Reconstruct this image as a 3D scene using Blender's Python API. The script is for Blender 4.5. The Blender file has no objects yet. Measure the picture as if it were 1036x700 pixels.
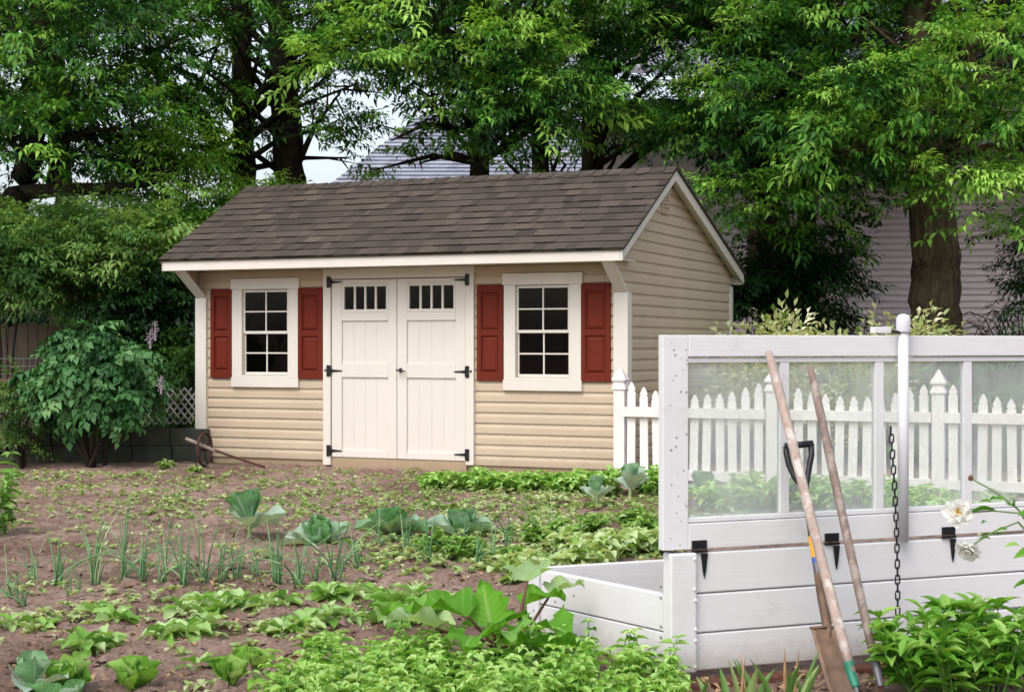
import bpy, math, random
import numpy as np
from mathutils import Vector, Matrix, noise

random.seed(7)
RNG = np.random.default_rng(7)
SC = bpy.context.scene
COL = SC.collection
R = math.radians
PI = math.pi

# ---------------------------------------------------------------- camera numbers
F, HY, CX, EYE = 1559.4, 347.9, 518.0, 1.197      # focal length and horizon row of the photograph


def P(x, y, Y):
    """point at depth Y seen at photo position (x, y)"""
    return Vector(((x - CX) / F * Y, Y, EYE + (HY - y) / F * Y))


def G(x, y):
    """point of the ground seen at photo position (x, y)"""
    return P(x, y, F * EYE / (y - HY))


def px(p):
    return CX + F * p[0] / p[1], HY - F * (p[2] - EYE) / p[1]


def srgb(r, g, b):
    f = lambda c: c / 12.92 if c <= 0.04045 else ((c + 0.055) / 1.055) ** 2.4
    return (f(r / 255), f(g / 255), f(b / 255), 1)


# ---------------------------------------------------------------- object helpers
def tag(o, label=None, cat=None, group=None, kind=None):
    if label: o['label'] = label
    if cat: o['category'] = cat
    if group: o['group'] = group
    if kind: o['kind'] = kind
    return o


def thing(name, label, cat, loc=(0, 0, 0), rz=0, group=None):
    o = bpy.data.objects.new(name, None)
    COL.objects.link(o)
    o.empty_display_size = .1
    o.location = loc
    o.rotation_euler = (0, 0, rz)
    return tag(o, label, cat, group)


def frame_from(d, up=Vector((0, 0, 1))):
    d = Vector(d).normalized()
    if abs(d.dot(up)) > .98: up = Vector((1, 0, 0))
    a = d.cross(up).normalized()
    b = a.cross(d).normalized()
    return d, a, b


class MB:
    """collects polygons; build() links them as one mesh object"""

    def __init__(s):
        s.v = []; s.f = []; s.t = []; s.mi = []; s.ac = []; s.al = []

    def add(s, verts, faces, tint=.5, mat=0, across=None, along=None):
        n = len(s.v)
        s.v.extend([tuple(p) for p in verts])
        s.ac.extend(across if across is not None else [1.] * len(verts))
        s.al.extend(along if along is not None else [.5] * len(verts))
        for f in faces:
            s.f.append([i + n for i in f]); s.t.append(tint); s.mi.append(mat)

    def box(s, x0, x1, y0, y1, z0, z1, tint=.5, mat=0, M=None):
        v = [Vector(p) for p in ((x0, y0, z0), (x1, y0, z0), (x1, y1, z0), (x0, y1, z0),
                                 (x0, y0, z1), (x1, y0, z1), (x1, y1, z1), (x0, y1, z1))]
        if M: v = [M @ p for p in v]
        s.add(v, [(3, 2, 1, 0), (4, 5, 6, 7), (0, 1, 5, 4), (1, 2, 6, 5), (2, 3, 7, 6), (3, 0, 4, 7)], tint, mat)

    def prism(s, a, b, tint=.5, mat=0):
        """solid between two matching outlines a and b"""
        n = len(a)
        s.add(list(a) + list(b), [tuple(range(n))[::-1], tuple(range(n, 2 * n))] +
              [(i, (i + 1) % n, n + (i + 1) % n, n + i) for i in range(n)], tint, mat)

    def plate(s, pts, axis, t0, t1, tint=.5, mat=0):
        """outline pts (2-D) pushed out along an axis from t0 to t1"""
        def mk(p, t):
            return {'x': (t, p[0], p[1]), 'y': (p[0], t, p[1]), 'z': (p[0], p[1], t)}[axis]
        s.prism([mk(p, t0) for p in pts], [mk(p, t1) for p in pts], tint, mat)

    def tube(s, pts, rad, n=8, tint=.5, mat=0, cap=True, wob=0):
        pts = [Vector(p) for p in pts]
        if not hasattr(rad, '__len__'): rad = [rad] * len(pts)
        vs = []; al = []; up = Vector((0.13, .05, 1)).normalized()
        for i, p in enumerate(pts):
            d = (pts[min(i + 1, len(pts) - 1)] - pts[max(i - 1, 0)])
            d, a, b = frame_from(d, up)
            for k in range(n):
                w = 2 * PI * k / n
                r = rad[i] * (1 + (random.uniform(-wob, wob) if wob else 0))
                vs.append(p + (a * math.cos(w) + b * math.sin(w)) * r)
                al.append(i / max(1, len(pts) - 1))
        fs = []
        for i in range(len(pts) - 1):
            for k in range(n):
                fs.append((i * n + k, i * n + (k + 1) % n, (i + 1) * n + (k + 1) % n, (i + 1) * n + k))
        if cap:
            fs.append(tuple(range(n))[::-1]); m = (len(pts) - 1) * n
            fs.append(tuple(range(m, m + n)))
        s.add(vs, fs, tint, mat, None, al)

    def lathe(s, prof, n=16, M=None, tint=.5, mat=0, phase=0):
        vs = []
        for r, z in prof:
            for k in range(n):
                w = 2 * PI * k / n + phase
                p = Vector((r * math.cos(w), r * math.sin(w), z))
                vs.append(M @ p if M else p)
        fs = []
        for i in range(len(prof) - 1):
            for k in range(n):
                fs.append((i * n + k, i * n + (k + 1) % n, (i + 1) * n + (k + 1) % n, (i + 1) * n + k))
        fs.append(tuple(range(n))[::-1]); m = (len(prof) - 1) * n
        fs.append(tuple(range(m, m + n)))
        s.add(vs, fs, tint, mat)

    def build(s, name, mats, parent=None, smooth=False, bevel=0, loc=None):
        me = bpy.data.meshes.new(name)
        v = s.v
        if loc is not None:
            l = Vector(loc); v = [tuple(Vector(p) - l) for p in v]
        me.from_pydata(v, [], s.f)
        for m in (mats if isinstance(mats, (list, tuple)) else [mats]): me.materials.append(m)
        me.polygons.foreach_set('material_index', s.mi)
        a = me.attributes.new('tint', 'FLOAT', 'FACE'); a.data.foreach_set('value', s.t)
        a = me.attributes.new('across', 'FLOAT', 'POINT'); a.data.foreach_set('value', s.ac)
        a = me.attributes.new('along', 'FLOAT', 'POINT'); a.data.foreach_set('value', s.al)
        if smooth: me.polygons.foreach_set('use_smooth', [True] * len(s.f))
        me.update()
        o = bpy.data.objects.new(name, me)
        COL.objects.link(o)
        if parent: o.parent = parent
        if loc is not None: o.location = loc
        if bevel:
            b = o.modifiers.new('bevel', 'BEVEL'); b.width = bevel; b.segments = 2
            b.limit_method = 'ANGLE'; b.angle_limit = R(40)
        return o


def np_mesh(name, V, nper, mat, tint, parent=None, smooth=False, across=None):
    """many equal polygons of nper corners each from an array of corners"""
    me = bpy.data.meshes.new(name)
    nv = len(V); nf = nv // nper
    me.vertices.add(nv); me.vertices.foreach_set('co', np.ascontiguousarray(V, np.float32).ravel())
    me.loops.add(nv); me.loops.foreach_set('vertex_index', np.arange(nv, dtype=np.int32))
    me.polygons.add(nf)
    me.polygons.foreach_set('loop_start', np.arange(0, nv, nper, dtype=np.int32))
    me.materials.append(mat)
    a = me.attributes.new('tint', 'FLOAT', 'FACE'); a.data.foreach_set('value', np.ascontiguousarray(tint, np.float32))
    me.update(calc_edges=True)
    o = bpy.data.objects.new(name, me); COL.objects.link(o)
    if parent: o.parent = parent
    return o


def copy_thing(root, loc, rz, scale, label, group=None):
    c = root.copy(); COL.objects.link(c)
    c.location = loc; c.rotation_euler = (0, 0, rz); c.scale = (scale,) * 3
    tag(c, label, None, group)
    for ch in root.children:
        d = ch.copy(); COL.objects.link(d); d.parent = c
    return c


# ---------------------------------------------------------------- materials
def mat(name):
    m = bpy.data.materials.new(name); m.use_nodes = True
    nt = m.node_tree; nt.nodes.clear()
    out = nt.nodes.new('ShaderNodeOutputMaterial')
    return m, nt, out


def nd(nt, typ, **kw):
    n = nt.nodes.new(typ)
    for k, v in kw.items():
        if k.startswith('_'): setattr(n, k[1:], v)
        else: n.inputs[k.replace('__', ' ')].default_value = v
    return n


def ramp(nt, fac, stops, interp='LINEAR'):
    r = nt.nodes.new('ShaderNodeValToRGB'); r.color_ramp.interpolation = interp
    e = r.color_ramp.elements
    while len(e) < len(stops): e.new(.5)
    for i, (p, c) in enumerate(stops):
        e[i].position = p; e[i].color = c if len(c) == 4 else (*c, 1)
    nt.links.new(fac, r.inputs[0])
    return r.outputs[0]


def mixc(nt, fac, a, b, mode='MIX'):
    m = nt.nodes.new('ShaderNodeMix'); m.data_type = 'RGBA'; m.blend_type = mode
    for i, x in ((0, fac), (6, a), (7, b)):
        if hasattr(x, 'is_linked') or hasattr(x, 'links'): nt.links.new(x, m.inputs[i])
        else: m.inputs[i].default_value = x
    return m.outputs[2]


def mth(nt, op, a, b=0., clamp=False):
    m = nt.nodes.new('ShaderNodeMath'); m.operation = op; m.use_clamp = clamp
    for i, x in ((0, a), (1, b)):
        if hasattr(x, 'links'): nt.links.new(x, m.inputs[i])
        else: m.inputs[i].default_value = x
    return m.outputs[0]


def tex_noise(nt, scale, detail=4, rough=.6, vec=None, dist=0):
    n = nd(nt, 'ShaderNodeTexNoise', Scale=scale, Detail=detail, Roughness=rough, Distortion=dist)
    if vec is not None: nt.links.new(vec, n.inputs['Vector'])
    return n.outputs[0]


def coords(nt, kind='Object', scale=None):
    tc = nt.nodes.new('ShaderNodeTexCoord'); o = tc.outputs[kind]
    if scale:
        mp = nt.nodes.new('ShaderNodeMapping'); mp.inputs['Scale'].default_value = scale
        nt.links.new(o, mp.inputs[0]); o = mp.outputs[0]
    return o


def attr(nt, name):
    a = nt.nodes.new('ShaderNodeAttribute'); a.attribute_name = name
    return a.outputs['Fac']


def bump(nt, h, strength=.3, dist=.01):
    b = nd(nt, 'ShaderNodeBump', Strength=strength, Distance=dist)
    nt.links.new(h, b.inputs['Height'])
    return b.outputs[0]


def painted(name, c, c2=None, rough=.5, wear=.0, wearcol=None, grain=(3, 3, 60), spec=.4, bs=.12, splash=0.):
    """painted board: faint tone drift, grain relief, optional dirt marks"""
    m, nt, out = mat(name)
    b = nd(nt, 'ShaderNodeBsdfPrincipled', Roughness=rough)
    b.inputs['Specular IOR Level'].default_value = spec
    v = coords(nt)
    n1 = tex_noise(nt, 2.3, 5, .6, v)
    n2 = tex_noise(nt, 1, 4, .6, coords(nt, 'Object', grain))
    col = ramp(nt, n1, [(.3, c2 or tuple(x * .9 for x in c[:3])), (.7, c)])
    if wear:
        n3 = tex_noise(nt, 9, 6, .75, v)
        k = ramp(nt, n3, [(.62 - wear, (0, 0, 0)), (.80 - wear * .5, (1, 1, 1))])
        k2 = mth(nt, 'MULTIPLY', k, .35)
        col = mixc(nt, k2, col, wearcol or srgb(120, 110, 95))
    if splash:
        sp = nt.nodes.new('ShaderNodeSeparateXYZ'); nt.links.new(v, sp.inputs[0])
        lift = mth(nt, 'SUBTRACT', splash, sp.outputs[2])
        k = mth(nt, 'MULTIPLY', mth(nt, 'ADD', mth(nt, 'DIVIDE', lift, splash), mth(nt, 'SUBTRACT', tex_noise(nt, 26, 6, .75, v), .62)), 1.1, True)
        col = mixc(nt, mth(nt, 'MULTIPLY', k, .55), col, (.26, .19, .145, 1))
    nt.links.new(col, b.inputs['Base Color'])
    nt.links.new(bump(nt, n2, bs, .004), b.inputs['Normal'])
    nt.links.new(b.outputs[0], out.inputs[0])
    return m


def leafmat(name, stops, trans=.35, rough=.45, spec=.35, rib=None, vein=False, noise_s=0, tcol=(1.25, 1.15, .55)):
    m, nt, out = mat(name)
    t = attr(nt, 'tint')
    col = ramp(nt, t, stops)
    if rib is not None:
        ac = attr(nt, 'across')
        k = ramp(nt, ac, [(.0, (1, 1, 1)), (.13, (0, 0, 0))])
        if vein:
            al = attr(nt, 'along')
            w = mth(nt, 'SUBTRACT', mth(nt, 'MULTIPLY', al, 7.), mth(nt, 'MULTIPLY', ac, 1.6))
            w = mth(nt, 'ABSOLUTE', mth(nt, 'SUBTRACT', mth(nt, 'FRACT', w), .5))
            kv = mth(nt, 'MULTIPLY', ramp(nt, w, [(.0, (1, 1, 1)), (.10, (0, 0, 0))]), .45)
            k = mth(nt, 'MAXIMUM', k, kv)
        col = mixc(nt, mth(nt, 'MULTIPLY', k, .8), col, rib)
    if noise_s:
        col = mixc(nt, mth(nt, 'MULTIPLY', tex_noise(nt, noise_s, 3, .6, coords(nt)), .5), col,
                   mixc(nt, 1., col, (.62, .68, .5, 1), 'MULTIPLY'))
    b = nd(nt, 'ShaderNodeBsdfPrincipled', Roughness=rough)
    b.inputs['Specular IOR Level'].default_value = spec
    nt.links.new(col, b.inputs['Base Color'])
    tr = nt.nodes.new('ShaderNodeBsdfTranslucent')
    nt.links.new(mixc(nt, 1., col, (*tcol, 1), 'MULTIPLY'), tr.inputs[0])
    mx = nt.nodes.new('ShaderNodeMixShader'); mx.inputs[0].default_value = trans
    nt.links.new(b.outputs[0], mx.inputs[1]); nt.links.new(tr.outputs[0], mx.inputs[2])
    nt.links.new(mx.outputs[0], out.inputs[0])
    return m


def barkmat(name, c1, c2, sc=(14, 14, 2.2)):
    m, nt, out = mat(name)
    n = tex_noise(nt, 1, 8, .7, coords(nt, 'Object', sc), .6)
    n2 = tex_noise(nt, 2.2, 4, .6, coords(nt))
    b = nd(nt, 'ShaderNodeBsdfPrincipled', Roughness=.95)
    b.inputs['Specular IOR Level'].default_value = .1
    col = ramp(nt, n, [(.32, c1), (.66, c2)])
    col = mixc(nt, mth(nt, 'MULTIPLY', ramp(nt, n2, [(.5, (0, 0, 0)), (.7, (1, 1, 1))]), .35), col, srgb(70, 82, 48))
    nt.links.new(col, b.inputs['Base Color'])
    nt.links.new(bump(nt, n, .9, .05), b.inputs['Normal'])
    nt.links.new(b.outputs[0], out.inputs[0])
    return m


def plain(name, c, rough=.5, metal=0., spec=.4, ns=12, var=.25):
    m, nt, out = mat(name)
    b = nd(nt, 'ShaderNodeBsdfPrincipled', Roughness=rough, Metallic=metal)
    b.inputs['Specular IOR Level'].default_value = spec
    n = tex_noise(nt, ns, 5, .65, coords(nt))
    nt.links.new(ramp(nt, n, [(.3, tuple(x * (1 - var) for x in c[:3])), (.7, tuple(min(1, x * (1 + var * .5)) for x in c[:3]))]), b.inputs['Base Color'])
    nt.links.new(bump(nt, n, .15, .004), b.inputs['Normal'])
    nt.links.new(b.outputs[0], out.inputs[0])
    return m


CREAM = (.63, .60, .545, 1)
M = {}
M['trim'] = painted('cream_trim_paint', CREAM, (.60, .57, .515), .5)
M['door'] = painted('cream_door_paint', (.62, .59, .54, 1), (.60, .57, .52), .5)
M['shutter'] = painted('brick_red_paint', (.135, .021, .011, 1), (.115, .017, .009), .6, spec=.12, bs=.05)
M['white'] = painted('white_board_paint', (.66, .66, .68, 1), (.61, .61, .62), .5, .06, srgb(165, 158, 148), (3, 3, 50), .3, .25, .12)
M['fence'] = painted('white_picket_paint', (.74, .705, .695, 1), (.68, .645, .63), .6, .12, srgb(165, 145, 130), (40, 40, 4))
M['black'] = plain('black_iron', (.012, .012, .013), .45, .3)
M['black_plastic'] = plain('black_plastic', (.012, .012, .014), .35)
M['bolt'] = plain('dull_screw_metal', (.30, .29, .29), .5, .6)
M['rust'] = plain('rusty_iron', (.085, .040, .034), .8, .2, .2, 25, .5)
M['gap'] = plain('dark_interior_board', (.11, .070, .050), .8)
M['curtain'] = plain('brown_interior_wood', (.22, .13, .085), .8)
M['concrete'] = plain('old_concrete', (.055, .060, .046), .95, 0, .1, 6, .35)
M['found'] = plain('pale_foundation', (.42, .40, .40), .95, 0, .1, 6, .15)
M['brick'] = plain('red_brown_brick', (.12, .052, .038), .9, 0, .15, 18, .5)
M['greywood'] = painted('weathered_fence_wood', (.16, .125, .10, 1), (.10, .08, .065), .9, 0, None, (30, 30, 2.5), .1, .5)
M['wire'] = plain('grey_wire', (.16, .16, .155), .6, .3)
M['lattice'] = plain('grey_lattice_wood', (.30, .29, .28), .9)
M['star'] = plain('dark_red_star_paint', (.10, .024, .022), .6)
M['yellow'] = plain('yellow_sleeve', (.75, .36, .03), .5)
M['blue'] = plain('blue_sleeve', (.05, .11, .42), .5)
M['greensl'] = plain('green_sleeve', (.016, .18, .11), .45)
M['greymetal'] = plain('grey_steel', (.16, .16, .18), .5, .5)
M['petal'] = leafmat('white_petal', [(0, (.86, .85, .82)), (1, (.9, .9, .89))], .4, .6, .2, tcol=(1, 1, .95))
M['pollen'] = plain('yellow_stamen', (.65, .42, .06), .8)
M['pale_rot'] = plain('dry_leaf', (.42, .27, .15), .9, 0, .1, 30, .5)
M['pebble'] = plain('pale_pebble', (.42, .33, .27), .9, 0, .2, 9, .5)
M['pvc'] = plain('white_plastic_pipe', (.60, .61, .65), .35, 0, .4, 5, .05)


def siding(name, c, dirt=.15):
    m, nt, out = mat(name); v = coords(nt)
    b = nd(nt, 'ShaderNodeBsdfPrincipled', Roughness=.55)
    b.inputs['Specular IOR Level'].default_value = .3
    n1 = tex_noise(nt, 1.4, 6, .65, coords(nt))
    n2 = tex_noise(nt, 1, 4, .6, coords(nt, 'Object', (6, 6, 90)))
    col = ramp(nt, n1, [(.3, tuple(x * (1 - dirt) for x in c)), (.7, c)])
    sp = nt.nodes.new('ShaderNodeSeparateXYZ'); nt.links.new(v, sp.inputs[0])
    k = mth(nt, 'MULTIPLY', mth(nt, 'ADD', mth(nt, 'DIVIDE', mth(nt, 'SUBTRACT', .22, sp.outputs[2]), .22), mth(nt, 'SUBTRACT', tex_noise(nt, 14, 6, .75, v), .75)), 1.2, True)
    col = mixc(nt, mth(nt, 'MULTIPLY', k, .5), col, (.20, .145, .105, 1))
    nt.links.new(col, b.inputs['Base Color'])
    nt.links.new(bump(nt, n2, .10, .003), b.inputs['Normal'])
    nt.links.new(b.outputs[0], out.inputs[0])
    return m


M['siding'] = siding('tan_vinyl_siding', (.50, .41, .30))
M['skirt'] = siding('tan_skirt_board', (.42, .325, .205))
M['lilac_siding'] = siding('mauve_grey_siding', (.80, .70, .73), .08)
M['blue_roof_siding'] = siding('pale_house_wall', (.5, .5, .52), .1)


def shingles(name, stops, sc=180):
    m, nt, out = mat(name)
    t = attr(nt, 'tint')
    col = ramp(nt, t, stops)
    n = tex_noise(nt, sc, 3, .7, coords(nt))
    col = mixc(nt, mth(nt, 'MULTIPLY', ramp(nt, n, [(.35, (0, 0, 0)), (.65, (1, 1, 1))]), .5), col, mixc(nt, 1., col, (.6, .6, .6, 1), 'MULTIPLY'))
    n2 = tex_noise(nt, 1.2, 5, .6, coords(nt))
    col = mixc(nt, mth(nt, 'MULTIPLY', n2, .4), col, mixc(nt, 1., col, (.78, .76, .75, 1), 'MULTIPLY'))
    b = nd(nt, 'ShaderNodeBsdfPrincipled', Roughness=.95)
    b.inputs['Specular IOR Level'].default_value = .15
    nt.links.new(col, b.inputs['Base Color'])
    nt.links.new(bump(nt, n, .5, .006), b.inputs['Normal'])
    nt.links.new(b.outputs[0], out.inputs[0])
    return m


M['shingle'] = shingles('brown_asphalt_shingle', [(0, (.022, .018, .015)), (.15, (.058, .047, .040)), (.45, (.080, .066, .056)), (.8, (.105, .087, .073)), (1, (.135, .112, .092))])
M['blue_shingle'] = shingles('blue_grey_roof_shingle', [(0, (.30, .32, .40)), (1, (.42, .44, .52))], 60)


def glassmat(name, base, tint=(.02, .02, .022)):
    """dark clear window pane: see-through with a fresnel reflection"""
    m, nt, out = mat(name)
    tr = nd(nt, 'ShaderNodeBsdfTransparent'); tr.inputs[0].default_value = (.75, .75, .75, 1)
    gl = nd(nt, 'ShaderNodeBsdfGlossy', Roughness=.03); gl.inputs[0].default_value = (.5, .5, .5, 1)
    fr = nd(nt, 'ShaderNodeFresnel', IOR=1.30)
    mx = nt.nodes.new('ShaderNodeMixShader')
    nt.links.new(fr.outputs[0], mx.inputs[0]); nt.links.new(tr.outputs[0], mx.inputs[1]); nt.links.new(gl.outputs[0], mx.inputs[2])
    nt.links.new(mx.outputs[0], out.inputs[0])
    return m


M['glass'] = glassmat('window_glass', .5)


def milkymat(name):
    """dirty clear plastic glazing: part see-through, part pale film"""
    m, nt, out = mat(name)
    tr = nd(nt, 'ShaderNodeBsdfTransparent'); tr.inputs[0].default_value = (.96, 1, .985, 1)
    df = nd(nt, 'ShaderNodeBsdfDiffuse'); df.inputs[0].default_value = (.92, .94, .94, 1)
    tl = nd(nt, 'ShaderNodeBsdfTranslucent'); tl.inputs[0].default_value = (.9, .93, .93, 1)
    m0 = nt.nodes.new('ShaderNodeMixShader'); m0.inputs[0].default_value = .5
    nt.links.new(df.outputs[0], m0.inputs[1]); nt.links.new(tl.outputs[0], m0.inputs[2])
    n = tex_noise(nt, 3.0, 5, .6, coords(nt)); n2 = tex_noise(nt, 30, 3, .6, coords(nt, 'Object', (2, 2, .35)))
    k = mth(nt, 'ADD', ramp(nt, n, [(.3, (.12,) * 3), (.75, (.36,) * 3)]), mth(nt, 'MULTIPLY', n2, .08))
    mx = nt.nodes.new('ShaderNodeMixShader')
    nt.links.new(k, mx.inputs[0]); nt.links.new(tr.outputs[0], mx.inputs[1]); nt.links.new(m0.outputs[0], mx.inputs[2])
    gl = nd(nt, 'ShaderNodeBsdfGlossy', Roughness=.12)
    fr = nd(nt, 'ShaderNodeFresnel', IOR=1.4)
    m2 = nt.nodes.new('ShaderNodeMixShader')
    nt.links.new(mth(nt, 'MULTIPLY', fr.outputs[0], .6), m2.inputs[0]); nt.links.new(mx.outputs[0], m2.inputs[1]); nt.links.new(gl.outputs[0], m2.inputs[2])
    nt.links.new(m2.outputs[0], out.inputs[0])
    return m


M['milky'] = milkymat('dirty_clear_glazing')


def oldwood(name, c1, c2, c3):
    m, nt, out = mat(name)
    n = tex_noise(nt, 1, 7, .7, coords(nt, 'Object', (60, 60, 5)), .4)
    n2 = tex_noise(nt, 11, 5, .7, coords(nt))
    col = ramp(nt, n, [(.3, c1), (.6, c2)])
    col = mixc(nt, ramp(nt, n2, [(.52, (0, 0, 0)), (.62, (1, 1, 1))]), col, c3)
    b = nd(nt, 'ShaderNodeBsdfPrincipled', Roughness=.8)
    nt.links.new(col, b.inputs['Base Color'])
    nt.links.new(bump(nt, n, .5, .004), b.inputs['Normal'])
    nt.links.new(b.outputs[0], out.inputs[0])
    return m


M['handle_pale'] = oldwood('peeling_pale_handle_wood', (.27, .20, .17, 1), (.40, .315, .275, 1), (.52, .475, .445, 1))
M['handle_brown'] = oldwood('weathered_brown_handle_wood', (.14, .10, .085, 1), (.225, .17, .145, 1), (.31, .26, .235, 1))
M['spade'] = plain('brown_worn_steel', (.20, .125, .085), .6, .35, .4, 14, .45)

# leaves: base colours per kind; tint moves a leaf between them
M['leaf_tree'] = leafmat('tree_leaf', [(0, (.007, .030, .008)), (.36, (.023, .092, .016)), (.62, (.105, .29, .036)), (1, (.38, .64, .12))], .36, .55, .22)  # dark and bright ends also paint shaded depths and lit sprays
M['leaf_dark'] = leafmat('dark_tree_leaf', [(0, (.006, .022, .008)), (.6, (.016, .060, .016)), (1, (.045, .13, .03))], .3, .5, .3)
M['leaf_lilac'] = leafmat('lilac_leaf', [(0, (.020, .072, .026)), (.55, (.062, .18, .056)), (1, (.17, .33, .125))], .2, .5, .22)
M['leaf_shrub'] = leafmat('soft_shrub_leaf', [(0, (.032, .088, .024)), (.6, (.10, .22, .05)), (1, (.23, .37, .10))], .38, .6, .18)
M['leaf_varieg'] = leafmat('variegated_leaf', [(0, (.16, .28, .07)), (.4, (.46, .54, .24)), (1, (.82, .82, .62))], .4, .55, .2)
M['leaf_cabbage'] = leafmat('cabbage_leaf', [(0, (.075, .24, .050)), (.5, (.16, .34, .15)), (1, (.42, .54, .47))], .3, .5, .25, (.42, .55, .42, 1), True, 6)
M['leaf_lettuce'] = leafmat('lettuce_leaf', [(0, (.10, .28, .035)), (.55, (.24, .48, .07)), (1, (.46, .66, .24))], .4, .55, .2, (.40, .56, .26, 1), True, 25)
M['leaf_spinach'] = leafmat('spinach_leaf', [(0, (.08, .23, .035)), (.5, (.23, .46, .085)), (1, (.52, .68, .36))], .38, .55, .2, (.32, .50, .20, 1), True, 25)
M['leaf_mint'] = leafmat('mint_leaf', [(0, (.06, .21, .030)), (.42, (.25, .49, .080)), (1, (.56, .74, .32))], .38, .6, .18, (.24, .44, .12, 1))
M['leaf_bean'] = leafmat('bean_leaf', [(0, (.09, .23, .035)), (.55, (.28, .47, .11)), (1, (.55, .66, .38))], .38, .6, .18, (.32, .48, .2, 1))
M['leaf_phlox'] = leafmat('perennial_leaf', [(0, (.045, .17, .018)), (.5, (.15, .38, .04)), (1, (.38, .58, .16))], .38, .42, .3, (.26, .48, .1, 1))
M['leaf_rhubarb'] = leafmat('squash_leaf', [(0, (.055, .20, .020)), (.5, (.15, .40, .035)), (1, (.45, .60, .38))], .45, .6, .18, (.34, .52, .16, 1), True, 14)
M['leaf_onion'] = leafmat('onion_leaf', [(0, (.065, .18, .065)), (.6, (.16, .32, .14)), (1, (.42, .52, .28))], .12, .5, .25)
M['leaf_iris'] = leafmat('daylily_blade', [(0, (.09, .20, .05)), (.6, (.18, .33, .09)), (1, (.36, .46, .20))], .3, .45, .35)
M['weed'] = leafmat('weed_leaf', [(0, (.10, .22, .05)), (.5, (.30, .44, .15)), (1, (.55, .62, .36))], .35, .65, .15)
M['stem'] = plain('green_stem', (.10, .20, .05), .6)
M['pale_stem'] = plain('pale_stem', (.30, .38, .17), .6)
M['redstem'] = plain('red_leaf_stalk', (.12, .05, .03), .6)
M['twig'] = plain('dark_twig', (.030, .022, .018), .9)
M['lilac_flower'] = leafmat('lilac_flower', [(0, (.26, .21, .25)), (1, (.45, .39, .44))], .3, .6, .2, tcol=(1, 1, 1))
M['bark'] = barkmat('dark_bark', (.010, .008, .006, 1), (.034, .026, .020, 1))
M['bark_big'] = barkmat('ridged_brown_bark', (.030, .022, .015, 1), (.19, .145, .095, 1), (16, 16, 2.0))


# ---------------------------------------------------------------- world, sun, camera
def build_light():
    w = bpy.data.worlds.new('World'); SC.world = w; w.use_nodes = True
    nt = w.node_tree; nt.nodes.clear()
    sky = nt.nodes.new('ShaderNodeTexSky'); sky.sky_type = 'NISHITA'; sky.sun_disc = False
    el, az = R(52), R(208)      # compass bearing the sun shines from: behind the camera, to its left
    sky.sun_elevation = el; sky.sun_rotation = az
    sky.air_density = 1.0; sky.dust_density = 4.0; sky.ozone_density = 1.0
    hs = nd(nt, 'ShaderNodeHueSaturation', Saturation=.50, Value=1.7)
    nt.links.new(sky.outputs[0], hs.inputs['Color'])
    bg = nd(nt, 'ShaderNodeBackground', Strength=.15)
    nt.links.new(hs.outputs[0], bg.inputs[0])
    out = nt.nodes.new('ShaderNodeOutputWorld'); nt.links.new(bg.outputs[0], out.inputs[0])
    l = bpy.data.lights.new('sun', 'SUN'); l.energy = .5; l.angle = R(26); l.color = (1, .90, .76)
    o = bpy.data.objects.new('sun', l); COL.objects.link(o)
    d = Vector((math.sin(az) * math.cos(el), math.cos(az) * math.cos(el), math.sin(el)))
    o.rotation_euler = (-d).to_track_quat('-Z', 'Y').to_euler()
    o.location = (-6, -6, 14)
    c = bpy.data.cameras.new('camera'); co = bpy.data.objects.new('camera', c); COL.objects.link(co)
    co.location = (0, 0, EYE); co.rotation_euler = (R(90), 0, 0)
    c.sensor_width = 36; c.lens = 36 * F / 1036; c.shift_y = (HY - 350) / 1036
    c.clip_end = 1500
    c.dof.use_dof = True; c.dof.focus_distance = 9.5; c.dof.aperture_fstop = 10
    SC.camera = co
    vs = SC.view_settings
    vs.view_transform = 'Standard'; vs.look = 'None'; vs.gamma = 1; vs.use_curve_mapping = False
    vs.exposure = EXPOSURE
    SC.cycles.max_bounces = 8; SC.cycles.transparent_max_bounces = 12
    SC.cycles.use_denoising = True


EXPOSURE = .22
build_light()


# ---------------------------------------------------------------- ground
BOX_A = Vector((.596, 5.57, 0)); BOX_D = Vector((.927, .375, 0))   # cold frame back corner and direction
BOX_N = Vector((.375, -.927, 0))                                   # out of its back face, towards the camera


def ground_z(x, y):
    n = noise.fractal(Vector((x * 1.3, y * 1.3, 0)), 1.0, 2.0, 3) * .03
    n += noise.fractal(Vector((x * 7, y * 7, 3)), .7, 2.1, 4) * .026
    n += max(0, noise.noise(Vector((x * 11, y * 11, 9)))) * .022 - max(0, noise.noise(Vector((x * 15, y * 15, 4))) - .15) * .05
    k = 1.0
    if y > 15.5 or x < -8 or x > 7: k = .35
    d = (Vector((x, y, 0)) - BOX_A).dot(BOX_N); a = (Vector((x, y, 0)) - BOX_A).dot(BOX_D)
    if -.2 < d < .8 and a > -.1: return n * .5 - .035
    return n * k - .004


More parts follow.
